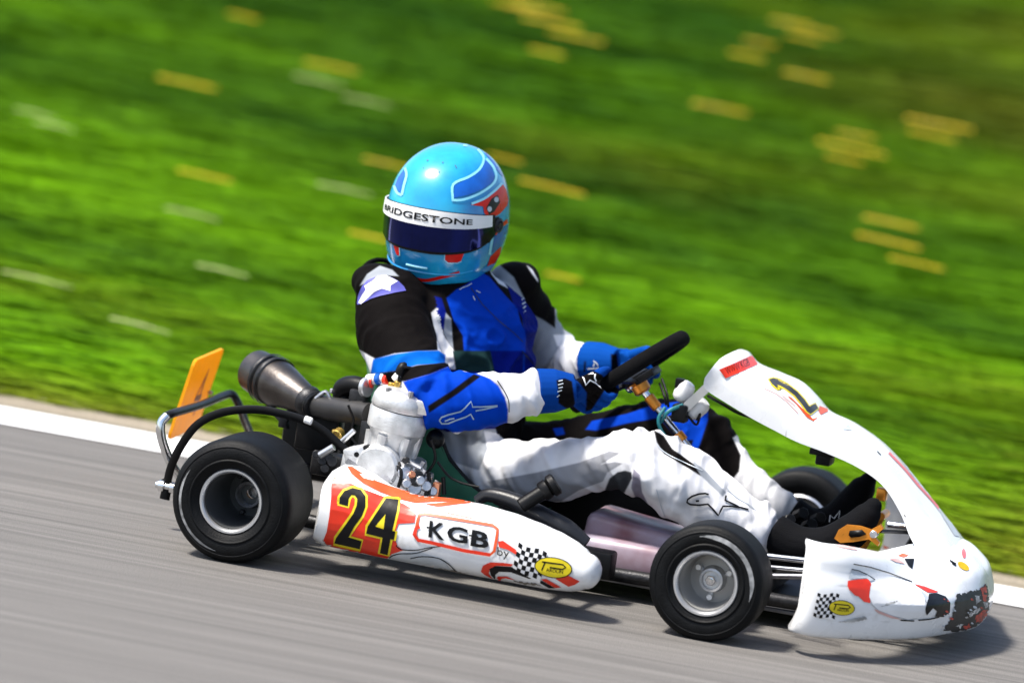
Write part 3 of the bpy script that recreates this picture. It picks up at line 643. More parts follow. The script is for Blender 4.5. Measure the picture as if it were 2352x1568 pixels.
D.fill('yellow_badge', circ(1770, 710, 62, 30, .6), AMBER, .0015)
D.line('lettering', [[(1640, 655), (1700, 690)], [(1660, 680), (1700, 705)]], 3, BLACKP, .0014)
D.fills('grime', [[(570, 1240), (700, 1215), (820, 1190), (860, 1215), (760, 1235), (640, 1245)], [(980, 1100), (1060, 1055), (1140, 1045), (1060, 1085)]], mat('grey_grime', (.35, .35, .34), .7, var=.4), .0018)
D.fill('red_badge', circ(1775, 590, 20, 45, -.1), mat('rose_print', (.62, .13, .14), .4), .0014)

# --- front bumper tubes between wheel and fairing
for pts, r_, m in (([at(1740, 1274, -.30), at(1880, 1290, -.34)], .0068, CHROME), ([at(1750, 1300, -.33), at(1880, 1312, -.36)], .005, CHROME), ([at(1775, 1322, -.35), at(1880, 1324, -.38)], .006, STEEL), ([(1.30, .22, .20), (1.42, .20, .21)], .008, CHROME)):
    b = MB(); b.tube(pts, r_, 10); K('bumper_tube', b, m)
b = MB(); b.tube([(1.30, -.21, .06), (1.42, -.20, .09), (1.50, -.12, .10), (1.50, .12, .10), (1.42, .20, .09), (1.30, .21, .06)], .010, 10, 4)
b.tube([(1.33, -.20, .06), (1.37, -.19, .19), (1.41, -.12, .20), (1.41, .12, .20), (1.37, .19, .19), (1.33, .20, .06)], .010, 10, 4); K('front_bumper', b, DARKM)

# --- pedals
for y0, s_ in ((-.205, 1), (.15, -1)):
    m_ = MB()
    a = [at(px_, py_, y0) for px_, py_ in ((1916, 1236), (1926, 1216), (1944, 1205), (1975, 1208), (2000, 1216), (2022, 1204), (2028, 1214), (2008, 1232), (2020, 1246), (2016, 1254), (1996, 1238), (1960, 1244), (1930, 1246))] if y0 < 0 else None
    if a: m_.prism(a[:5] + a[7:8] + a[10:], (0, .012, 0)); m_.prism([a[4], a[5], a[6], a[7]], (0, .014, 0)); m_.prism([a[7], a[8], a[9], a[10]], (0, .014, 0))
    if y0 < 0:
        pd = K('pedal', m_, GOLD)
        q = MB(); q.prism([at(*p, y0 - .001) for p in ((1952, 1218), (1980, 1216), (1990, 1226), (1975, 1232), (1955, 1234), (1949, 1228))], (0, -.0012, 0)); mk('pedal_slot', q, BLACK, pd, ang=0)
        q = MB(); c_ = at(2007, 1226, y0); q.cyl(c_ + V(0, -.008, 0), c_ + V(0, .02, 0), .0085, 12); mk('pedal_bolt', q, RIM, pd)
        q = MB(); q.tube([at(2022, 1219, y0 + .01), at(2088, 1222, y0 + .10)], .0045, 8); mk('pedal_rod', q, DARKM, pd)
    else:
        p0 = V(1.20, .12, .06); m_.tube([p0, (1.26, .12, .14), (1.30, .12, .235)], .008, 8); m_.cyl((1.30, .09, .235), (1.30, .16, .235), .010, 10); K('pedal', m_, GOLD)
b = MB(); c_ = at(2026, 1134, -.02); b.box(c_, (.022, .03, .028)); K('pedal_stop', b, GOLD)

# --- steering
hub = at(1467, 882, 0); nrm = V(-.66, .0, .75).normalized()
e1 = V(.75, 0, .66); e1 = (e1 - nrm * e1.dot(nrm)).normalized(); e2 = nrm.cross(e1).normalized()
wc = hub + nrm * .035
SWR = .148
sw = MB(); ringp = []; n = 72
def swp(q):                                   # flattened at the front of the rim
    r_ = SWR * (1 - .05 * math.exp(-(q / .5) ** 2)); return wc + (e1 * math.cos(q) + e2 * math.sin(q)) * r_
rings = []
for i in range(n):
    q = 2 * math.pi * i / n; p = swp(q); rd = (e1 * math.cos(q) + e2 * math.sin(q))
    rings.append([p + rd * (.0135 * math.cos(t)) + nrm * (.0175 * math.sin(t)) for t in [2 * math.pi * j / 12 for j in range(12)]])
rings.append(rings[0]); sw.loft(rings, caps=False)
swo = K('steering_wheel', sw, BLACKS, ang=70)
sp = MB()
for q in (R(95), R(-95), R(180)):
    p = swp(q); sp.tube([wc + nrm * -.022 + (p - wc) * .12, wc + (p - wc) * .55 - nrm * .012, p], [.013, .012, .011], 8, 3, flat=(1.5, .55))
sp.lathe([(-.030, .030), (-.026, .036), (-.016, .036), (-.012, .030)], wc, nrm, 24); mk('spoke', sp, BLACK, swo)
hb = MB(); hb.lathe([(-.058, .014), (-.054, .020), (-.036, .021), (-.031, .030), (-.027, .030)], wc, nrm, 20); mk('hub', hb, GOLD, swo)
bo = MB()
for k in range(6):
    q = k * 1.047; p = wc - nrm * .030 + (e1 * math.cos(q) + e2 * math.sin(q)) * .026; bo.cyl(p, p - nrm * .006, .004, 6)
mk('bolt', bo, CHROME, swo)
ds = MB(); ds.box(at(1487, 862, 0), (.05, .08, .016), Matrix((e1, e2, nrm)).transposed()); mk('dash_display', ds, BLACK, swo)
low = at(1600, 1050, 0.0)
stc = MB(); stc.cyl(hub - nrm * .01, low, .0085, 12); sco = K('steering_column', stc, CHROME)
ax2 = (low - hub).normalized()
for t_, l_, r_, m in ((.035, .035, .0125, GOLD), (.142, .022, .0125, GOLD)):
    q = MB(); q.cyl(hub + ax2 * t_, hub + ax2 * (t_ + l_), r_, 12); mk('collar', q, m, sco)
q = MB(); q.cyl(low - ax2 * .012, low + ax2 * .016, .014, 12); q.cyl(low + ax2 * .020, low + ax2 * .042, .013, 12); mk('column_bearing', q, PWHITE, sco)
q = MB(); q.tube([low, low + ax2 * .10, (1.0, -.04, .12), (.98, -.05, .06)], .008, 8); q.tube([low + V(.02, -.02, 0), (.98, -.2, .055)], .008, 8); q.tube([low + V(.02, .02, 0), (.98, .2, .055)], .008, 8); mk('column_strut', q, DARKM, sco)
# panel bracket with clamp and little box
br = MB(); a, b_ = at(1632, 882, -.03), at(1572, 938, -.03)
d_ = (b_ - a); sd_ = V(d_.z, 0, -d_.x).normalized() * .010
br.prism([a - sd_, b_ - sd_, b_ + sd_, a + sd_], (0, .006, 0)); br.cyl(a + V(0, -.006, 0), a + V(0, .012, 0), .0125, 16); br.tube([a, at(1665, 868, 0)], .008, 8)
bro = K('panel_bracket', br, RIM)
q = MB(); q.cyl(a + V(0, -.010, 0), a + V(0, -.003, 0), .007, 6); mk('bolt', q, CHROME, bro)
def capsule(p, q_, r_):
    m_ = MB(); L = (q_ - p).length
    m_.lathe([(0, r_ * .55), (r_ * .25, r_ * .85), (r_ * .7, r_), (L - r_ * .7, r_), (L - r_ * .25, r_ * .85), (L, r_ * .55)], p, q_ - p, 16); return m_
mk('bracket_cushion', capsule(at(1586, 880, .0), at(1556, 918, .0), .020), PWHITE, bro); mk('bracket_cushion', capsule(at(1622, 922, .0), at(1583, 955, .0), .020), PWHITE, bro)
q = MB(); q.box(at(1563, 948, -.02), (.035, .04, .04)); mk('bracket_clamp', q, BLACK, bro); q = MB(); q.box(at(1562, 880, 0), (.02, .02, .022)); mk('bracket_clamp', q, BLACK, bro)
def cable(pts, r_, m, name='cable'): q = MB(); q.tube(pts, r_, 8, 6); return K(name, q, m)
cable([at(1528, 935, -.05), at(1513, 960, -.06), at(1517, 985, -.06), at(1535, 1010, -.05), at(1552, 1020, -.03)], .0042, TEAL)
cable([at(1568, 930, -.03), at(1535, 945, -.05), at(1516, 970, -.05)], .005, TEAL)
cable([at(1520, 870, .0), at(1532, 905, -.03), at(1535, 935, -.03)], .003, BLACK); cable([at(1515, 880, .0), at(1526, 910, -.03), at(1530, 930, -.03)], .003, BLACK)
cable([at(1625, 908, .0), at(1660, 928, .0), at(1700, 950, .02), at(1760, 966, .05)], .0035, BLACK)
cable([at(1580, 955, -.03), at(1600, 975, -.02), at(1608, 950, -.03), at(1600, 965, -.03)], .0028, BLACK)
q = MB(); q.box(at(1896, 1048, .0), (.034, .06, .035)); q.box(at(1893, 1036, .0), (.055, .07, .014)); K('panel_mount', q, BLACK)

# --- seat
ST = [((.10, .52), .185, .05), ((.11, .46), .195, .07), ((.13, .38), .200, .10), ((.16, .28), .205, .14), ((.215, .17), .207, .16), ((.29, .10), .205, .15), ((.38, .075), .200, .115), ((.46, .08), .195, .075), ((.52, .10), .185, .04)]
NR = [V(1, 0, .1), V(1, 0, .15), V(1, 0, .3), V(.95, 0, .5), V(.75, 0, .8), V(.5, 0, 1), V(.35, 0, 1), V(.2, 0, 1), V(.0, 0, 1)]
def seat_rings(off):
    rings = []
    for ((x, z), hw, wall), nn in zip(ST, NR):
        nn = nn.normalized(); ring = []
        for j in range(17):
            s_ = -1 + j / 8; k = abs(s_); d = wall * max(0, (k - .45) / .55) ** 1.6
            yy = hw * math.sin(min(1, k * 1.1) * 1.57) * (1 if s_ > 0 else -1) + off * (1 if s_ > 0 else -1) * k
            ring.append(V(x, yy, z) + nn * (d - off * (1 - k)))
        rings.append(ring)
    return rings
a, b_ = seat_rings(0), seat_rings(.008)
mb = MB(); mb.loft([r1 + r2[::-1] for r1, r2 in zip(a, b_)]); seat = K('seat', mb, GREEN, ang=45)
SB = bvh_of([seat]); D = Decal(SB, seat)
for s_ in (0, -1):
    q = MB(); q.tube([r_[s_] for r_ in a], .008, 8, 4); mk('seat_rim', q, BLACK, seat)
D.line('white_piping', [(1040, 1000), (1062, 1035), (1085, 1064), (1118, 1092)], 6, PWHITE, .0015); D.line('blue_stripe', [(1046, 1014), (1064, 1043), (1086, 1072), (1110, 1090)], 8, HBLUE, .0018)

# --- engine
EY = -.36
eb = at(893, 1052, EY); eaxis = V(.10, 0, 1).normalized()
m_ = MB(); m_.lathe([(-.03, .060), (.004, .060), (.010, .056), (.012, .050), (.045, .050), (.060, .058), (.068, .066), (.108, .068), (.112, .066), (.113, .066)], eb, eaxis, 40)
eng = K('engine', MB().box(at(880, 1078, EY + .01), (.165, .15, .075), Matrix.Rotation(R(4), 3, 'Y'), .2), ALU)
cyl_o = mk('cylinder', m_, ALU, eng)
q = MB(); q.lathe([(.115, .0655), (.119, .068), (.138, .066), (.150, .060), (.158, .050), (.162, .028), (.164, .010)], eb, eaxis, 40); mk('cylinder_head', q, ALU, eng)
q = MB(); q.lathe([(.1128, .0645), (.1152, .0645)], eb, eaxis, 40); mk('head_gasket', q, DARKM, eng)
q = MB()
for k in range(6):                              # transfer ribs round the lower barrel, head bolts
    an = k * 1.047 + .3; e = V(math.cos(an), math.sin(an), 0)
    q.tube([eb + e * .050 + V(0, 0, .008), eb + e * .052 + eaxis * .058], [.011, .013], 8)
mk('cylinder_rib', q, ALU, eng)
q = MB()
for k in range(6):
    an = k * 1.047; e = V(math.cos(an), math.sin(an), 0) * .052; q.cyl(eb + e + eaxis * .148, eb + e + eaxis * .164, .0065, 6)
mk('head_bolt', q, STEEL, eng)
c_ = at(972, 935, EY - .03); q = MB(); q.box(c_, (.03, .03, .032)); mk('water_outlet', q, ALU, eng)
for px_, py_, l_ in ((896, 890, .024), (910, 886, .022), (950, 916, .016), (966, 911, .016)):
    p = at(px_, py_, EY - .01); q = MB(); q.cyl(p - V(0, 0, l_ * .5), p + V(.002, 0, l_ * .5), .0075, 8); q.cyl(p - V(0, 0, l_ * .5), p - V(0, 0, l_ * .1), .0095, 6); mk('brass_plug', q, BRASS, eng)
p = at(934, 900, EY); q = MB(); q.cyl(p - V(0, 0, .012), p + V(.003, 0, .020), .010, 12); mk('thermostat_stub', q, RIM, eng)
p = at(912, 868, EY); q = MB(); q.cyl(p - V(.004, 0, .006), p + V(.006, 0, .010), .011, 12); mk('spark_plug', q, PWHITE, eng)
q = MB(); q.tube([at(920, 882, EY), at(918, 862, EY), at(925, 842, EY), at(945, 838, EY + .03)], [.010, .011, .011, .007], 10, 4); mk('plug_cap', q, BLACK, eng)
q = MB(); q.tube([at(888, 868, EY + .02), at(846, 872, EY + .04)], .0125, 12); mk('coolant_hose', q, PWHITE, eng)
q = MB(); q.cyl(at(876, 869, EY + .02), at(864, 871, EY + .024), .0132, 14); mk('hose_clip', q, HBLUE, eng); q = MB(); q.cyl(at(892, 872, EY + .01), at(884, 873, EY + .014), .0134, 14); q.cyl(at(856, 877, EY + .03), at(850, 877, EY + .03), .0134, 14); mk('hose_clip', q, RED, eng)
q = MB(); q.tube([at(846, 892, EY + .06), at(815, 884, EY + .07), at(790, 888, EY + .08), at(784, 905, EY + .09), at(800, 930, EY + .09)], [.020, .021, .021, .020, .018], 12, 4); mk('intake_hose', q, BLACK, eng)
q = MB(); q.cyl(at(846, 890, EY + .03), at(836, 888, EY + .035), .0225, 16); mk('hose_clip', q, RIM, eng)
q = MB(); q.box(at(826, 918, EY + .06), (.04, .05, .05)); q.box(at(846, 1000, EY + .02), (.03, .05, .07)); mk('reed_block', q, DARKM, eng)
# crankcase details
for px_, py_ in ((842, 1028), (820, 1043), (931, 1057), (914, 1074)):
    p = at(px_, py_, EY - .066); q = MB(); q.cyl(p + V(0, .012, 0), p - V(0, .004, 0), .0075, 8); mk('case_bolt', q, DARKM, eng)
q = MB(); q.lathe([(-.01, .052), (.012, .050), (.018, .044), (.020, .02)], at(868, 1072, EY - .055), (0, -1, 0), 36); q.box(at(826, 1048, EY - .03), (.05, .08, .05), Matrix.Rotation(R(-20), 3, 'Y')); mk('crankcase_cover', q, ALU, eng)
q = MB(); q.prism([at(px_, py_, EY - .075) for px_, py_ in ((800, 1052), (830, 1072), (890, 1092), (902, 1108), (860, 1100), (812, 1078), (792, 1062))], (0, .02, 0)); mk('case_flange', q, STEEL, eng)
q = MB()
for px_, py_, r_, y_ in ((925, 1088, .016, -.04), (942, 1100, .014, -.05), (960, 1085, .012, -.02), (948, 1122, .017, -.04), (975, 1118, .012, -.03), (990, 1130, .010, -.02), (930, 1112, .010, -.06), (962, 1105, .010, -.06)):
    p = at(px_, py_, EY + y_); q.cyl(p, p + V(.012, -.03, .008), r_, 10); q.cyl(p, p + V(.01, 0, .028), r_ * .5, 8)
q.box(at(952, 1110, EY - .01), (.07, .07, .055)); mk('carburettor', q, STEEL, eng)
q = MB(); p = at(940, 1098, EY - .07); q.cyl(p, p + V(.01, -.012, .014), .008, 8); mk('copper_fitting', q, mat('copper', (.55, .22, .12), .35, .8), eng); q = MB(); p = at(1002, 1128, EY - .03); q.box(p, (.016, .02, .04)); mk('copper_fitting', q, MATS['copper'], eng)
q = MB(); q.tube([at(916, 1062, EY - .06), at(922, 1090, EY - .075), at(915, 1118, EY - .07)], .004, 8, 4); q.tube([at(985, 1085, EY - .05), at(987, 1135, EY - .05)], .0045, 8); q.tube([at(1018, 1095, EY), at(1020, 1135, EY)], .005, 8); mk('fuel_line', q, BLACK, eng)
q = MB(); q.ell(at(1000, 1008, EY + .04), ((.022, 0, 0), (0, .02, 0), (0, 0, .022))); q.cyl(at(1000, 1008, EY + .03), at(1003, 1020, EY + .03), .008); mk('airbox_end', q, BLACK, eng)
for pts, r_ in ((((925, 842), (960, 850), (1000, 880), (1020, 930)), .0035), (((846, 1002), (838, 1030), (858, 1052), (905, 1066)), .003), (((990, 1010), (1000, 1050), (985, 1080), (960, 1098)), .0035), (((800, 930), (812, 965), (806, 1000), (826, 1030)), .003), (((1005, 1060), (1030, 1092), (1060, 1108), (1100, 1118)), .0028)):
    q = MB(); q.tube([at(x_, y_, EY + .0 if i_ else EY - .01) for i_, (x_, y_) in enumerate(pts)], r_, 8, 5); mk('wire', q, BLACK, eng)
q = MB(); q.cyl(at(938, 1060, EY - .05), at(968, 1076, EY - .06), .0045, 8); mk('throttle_link', q, RIM, eng)
q = MB(); q.lathe([(0, .017), (.003, .0185), (.009, .0185), (.012, .016)], at(955, 1098, EY - .065), (.5, -.8, .2), 18); mk('carburettor_cap', q, DARKM, eng)
# things behind the cylinder
q = MB(); q.cyl(at(782, 992, EY + .02), at(772, 1000, EY), .013, 10); q.cyl(at(772, 986, EY + .02), at(772, 1002, EY + .02), .010, 8); mk('brass_valve', q, BRASS, eng)
q = MB(); q.cyl(at(783, 1016, EY - .02), at(814, 988, EY - .02), .0065, 10); q.cyl(at(734, 1046, EY - .02), at(767, 1026, EY - .02), .0085, 10); mk('clutch_rod', q, RIM, eng)
q = MB()
for px_, py_, r_ in ((742, 1056, .012), (757, 1050, .010), (728, 1042, .009), (748, 1075, .011), (765, 1060, .012)):
    p = at(px_, py_, EY + .0); q.cyl(p, p + V(.004, -.022, .003), r_, 10)
q.box(at(770, 1068, EY + .04), (.10, .06, .05)); mk('chain_tensioner', q, DARKM, eng)
q = MB(); q.box(at(765, 1010, .02), (.17, .30, .16), None, .1); K('engine_mount', q, BLACK)
q = MB(); q.box(at(735, 990, EY + .14), (.10, .05, .09)); K('chain_guard', q, BLACK)

# --- exhaust
q = MB(); q.tube([at(850, 952, EY + .02), at(800, 944, EY + .05), at(760, 938, EY + .08), at(728, 930, EY + .10)], [.027, .027, .027, .026], 16, 5); exo = K('exhaust', q, mat('sooty_pipe', (.035, .034, .034), .48, .5, var=.2))
pa, pb = at(708, 921, -.25), at(584, 850, -.12)
dd = pb - pa; L_ = dd.length; q = MB(); q.lathe([(0, .029), (.004, .031), (L_ * .50, .0515), (L_ * .60, .0535), (L_ * .61, .056), (L_ * .635, .056), (L_ * .645, .052), (L_ * .70, .052), (L_ * .71, .0555), (L_ * .735, .0555), (L_ * .745, .0525), (L_ * .97, .050), (L_, .041), (L_ * 1.01, .02)], pa, dd, 44); mk('silencer', q, EXH, exo, ang=25)
q = MB(); q.lathe([(-.030, .028), (-.026, .033), (-.018, .030), (-.012, .034), (-.004, .035), (.002, .036), (.005, .031)], pa, dd, 28); mk('pipe_joint', q, DARKM, exo)
q = MB()
for k in range(2):
    q.lathe([(L_ * (.60 + .1 * k), .0585), (L_ * (.60 + .1 * k) + .006, .0595), (L_ * (.60 + .1 * k) + .010, .0585)], pa, dd, 40, caps=False)
mk('band_clamp', q, DARKM, exo, ang=20)
q = MB(); q.tube([at(600, 885, -.16), at(620, 930, -.18), at(650, 965, -.2), at(660, 985, -.2)], [.007, .008, .009, .006], 8, 3); q.box(at(652, 966, -.2), (.02, .02, .03)); mk('exhaust_hanger', q, DARKM, exo)
q = MB(); q.tube([at(725, 915, -.28), at(748, 900, -.28), at(760, 918, -.28), at(775, 935, -.26)], .005, 8, 4); q.cyl(at(765, 893, -.27), at(763, 903, -.27), .007, 6); mk('spring', q, STEEL, exo)

# --- rear bumper, guard strap, number plate
q = MB(); q.tube([at(440, 1130, -.30), at(415, 1098, -.33), at(390, 1058, -.36), at(371, 1005, -.38), at(370, 972, -.38), at(384, 954, -.37)], .0105, 12, 5); rb = K('rear_bumper', q, CHROME)
q = MB(); q.tube([at(382, 955, -.37), at(400, 948, -.33), at(460, 930, -.12), at(515, 908, .08), at(532, 905, .12), at(545, 922, .13), at(560, 960, .12), at(578, 1005, .10)], .0095, 12, 5); mk('bumper_bar', q, DARKM, rb)
q = MB(); q.tube([at(378, 1138, -.42), at(384, 1108, -.42), at(395, 1066, -.43), at(418, 1020, -.44), at(452, 976, -.45), at(500, 950, -.45), at(560, 940, -.45), at(620, 944, -.44), at(690, 962, -.43), at(735, 984, -.42), at(770, 1012, -.41), at(806, 1046, -.40)], .0085, 10, 6, flat=(.55, 1.15)); gs = K('guard_strap', q, BLACK)
q = MB(); q.cyl(at(700, 962, -.445), at(716, 968, -.445), .0085, 12); mk('strap_clip', q, PWHITE, gs)
q = MB(); q.cyl(at(358, 1112, -.42), at(400, 1120, -.42), .008, 12); q.lathe([(0, .006), (.004, .013), (.016, .013), (.02, .006)], at(362, 1113, -.42), at(400, 1120, -.42) - at(362, 1113, -.42), 14); q.lathe([(0, .006), (.004, .013), (.014, .013), (.018, .006)], at(388, 1118, -.42), at(400, 1120, -.42) - at(362, 1113, -.42), 14); mk('bumper_bolt', q, CHROME, rb)
q = MB(); q.tube([at(372, 1100, -.415), at(382, 1125, -.415), at(378, 1146, -.415)], .010, 8, flat=(.5, 1.2)); mk('strap_end', q, BLACK, gs)
tl, tr, br_, bl = at(450, 828, -.13), at(516, 800, .13), at(456, 986, .12), at(389, 1010, -.13)
br_ = bl + (tr - tl) * .98
nn = (tr - tl).cross(bl - tl).normalized()
q = MB(); c0 = .03
def rc(a, b, c):      # rounded corner points
    u = (a - b).normalized() * .014; v = (c - b).normalized() * .014; return [b + u, b + (u + v) * .3, b + v]
poly = rc(bl, tl, tr) + rc(tl, tr, br_) + rc(tr, br_, bl) + rc(br_, bl, tl)
q.prism(poly, nn * .007); plate = K('number_plate', q, PLATE, ang=20)
q = MB()
for u, v in ((.3, .62), (.95, .55)):
    p = lerp(lerp(tl, tr, u), lerp(bl, br_, u), v); q.cyl(p - nn * .01, p + nn * .018, .005, 8)
mk('bolt', q, STEEL, plate)
D = Decal(bvh_of([plate]), plate)
D.text('show_through_digits', '42', (432, 958), (32, -12), (36, -108), mat('dull_orange_shadow', (.52, .11, .01), .45), .001, .0)

# --- tank, bodywork between the rails, filler
q = MB(); q.box(at(1478, 1275, -.12), (.30, .20, .075), Matrix.Rotation(R(0), 3, 'Y'), .22); q.box(at(1478, 1228, -.08), (.24, .18, .065), Matrix.Rotation(R(6), 3, 'Y'), .25); tank = K('fuel_tank', q, TANK, ang=50)
q = MB(); q.box(at(1478, 1250, -.10), (.27, .205, .012), Matrix.Rotation(R(3), 3, 'Y')); mk('tank_seam', q, mat('red_seam', (.25, .05, .05), .5), tank)
q = MB(); q.cyl(at(1195, 1162, -.42), at(1258, 1122, -.40), .0165, 16); q.lathe([(0, .020), (.004, .023), (.018, .023), (.022, .019)], at(1243, 1131, -.40), at(1258, 1122, -.40) - at(1195, 1162, -.42), 20); q.lathe([(0, .020), (.004, .026), (.016, .026), (.020, .020)], at(1262, 1119, -.40), at(1258, 1122, -.40) - at(1195, 1162, -.42), 20); K('overflow_bottle', q, BLACK)
q = MB(); q.tube([at(1095, 1150, -.36), at(1125, 1136, -.36), at(1185, 1152, -.37), at(1240, 1182, -.38), at(1300, 1215, -.38), at(1345, 1250, -.38)], [.012, .016, .019, .022, .024, .018], 14, 4); K('lower_hose', q, mat('dark_grey_plastic', (.010, .011, .014), .4, bump=.1, spec=.3))
q = MB(); q.box(at(1400, 1172, .20), (.34, .06, .13)); K('floor_bracket', q, BLACK)  # added block, stands in for the dark shade under the thigh
q = MB(); q.box((.58, -.32, .085), (.42, .06, .06)); K('pod_bracket', q, BLACK)
q = MB()
for px_, py_, y_ in ((1800, 1200, -.05), (1830, 1185, 0), (1815, 1225, 0), (1850, 1210, .02), (1790, 1240, -.04), (1870, 1195, .06), (1840, 1235, -.08)):
    p = at(px_, py_, y_); q.cyl(p, p + V(.02, -.03, .015), .014, 8)
q.tube([at(1790, 1205, 0), at(1840, 1215, 0), at(1920, 1222, 0)], .008, 8, 3); q.box(at(1830, 1265, 0), (.14, .22, .06)); q.box(at(1770, 1315, 0), (.06, .28, .05)); K('master_cylinder', q, BLACK)

# ================================================================== THE DRIVER
person = empty('person', (0, 0, 0), 'racing driver in blue, black and white suit and cyan helmet, gripping the steering wheel', 'person')
def inpoly(p, poly):
    x, y = p; c = False; j = len(poly) - 1
    for i in range(len(poly)):
        a, b = poly[i], poly[j]
        if (a[1] > y) != (b[1] > y) and x < (b[0] - a[0]) * (y - a[1]) / (b[1] - a[1]) + a[0]: c = not c
        j = i
    return c
def remesh(mb, vox, smooth, name):
    me = mb.mesh(name); o = bpy.data.objects.new(name, me); col.objects.link(o)
    r = o.modifiers.new('remesh', 'REMESH'); r.mode = 'VOXEL'; r.voxel_size = vox
    if smooth: q = o.modifiers.new('smooth', 'SMOOTH'); q.factor = .5; q.iterations = smooth
    bpy.context.view_layer.update()
    m2 = bpy.data.meshes.new_from_object(o.evaluated_get(bpy.context.evaluated_depsgraph_get()))
    bpy.data.objects.remove(o); m2.name = name; return m2
LIMB = {
 'narm': ([(.160, -.175, .560), (.20, -.225, .49), (.265, -.285, .43), at(1008, 918, -.335), at(1075, 922, -.32), at(1150, 914, -.29), at(1238, 897, -.25)], [.078, .087, .080, .066, .064, .060, .048]),
 'farm': ([at(1178, 668, .17), at(1222, 738, .225), at(1280, 822, .27), at(1312, 836, .25), at(1352, 834, .21)], [.066, .058, .052, .047, .042]),
 'nleg': ([(.34, -.080, .205), at(1135, 1086, -.105), at(1280, 1080, -.15), at(1390, 1060, -.175), at(1478, 1064, -.18), at(1560, 1108, -.165), at(1640, 1160, -.15), at(1720, 1210, -.14), at(1764, 1228, -.135)], [.086, .074, .070, .060, .078, .084, .078, .062, .053]),
 'fleg': ([(.34, .085, .205), at(1260, 1050, .14), at(1380, 1020, .16), at(1500, 990, .17), at(1592, 990, .17), at(1640, 1060, .155), at(1700, 1120, .14), at(1770, 1160, .13), at(1815, 1172, .125)], [.100, .084, .074, .070, .072, .074, .064, .048, .040]),
}
TOR = [((.335, 0, .13), .140, .10, 0), ((.335, 0, .20), .150, .130, 4), ((.325, 0, .30), .158, .125, 12), ((.315, 0, .40), .178, .125, 20), ((.295, 0, .49), .196, .130, 27), ((.275, 0, .555), .200, .122, 31), ((.265, 0, .605), .150, .100, 31), ((.255, -.005, .645), .085, .078, 31), ((.25, -.01, .70), .068, .070, 31)]
bm_ = MB(); rings = []
for (c, a, b, yw) in TOR:
    l = V(math.sin(R(yw)), math.cos(R(yw)), 0); f = V(math.cos(R(yw)), -math.sin(R(yw)), 0)
    rings.append([V(*c) + l * (a * math.copysign(abs(math.cos(q)) ** .85, math.cos(q))) + f * (b * math.copysign(abs(math.sin(q)) ** .85, math.sin(q))) for q in [2 * math.pi * j / 28 for j in range(28)]])
cols_ = [catmull([r_[j] for r_ in rings], 4) for j in range(28)]
bm_.loft([[cols_[j][i] for j in range(28)] for i in range(len(cols_[0]))])
for P, r_ in LIMB.values():
    bm_.tube(P, r_, 20, 5)
    bm_.ell(P[0], (V(r_[0], 0, 0), V(0, r_[0], 0), V(0, 0, r_[0]))); bm_.ell(P[-1], (V(1, 0, 0) * r_[-1] * .7, V(0, r_[-1] * .7, 0), V(0, 0, r_[-1] * .7)), 12, 8)
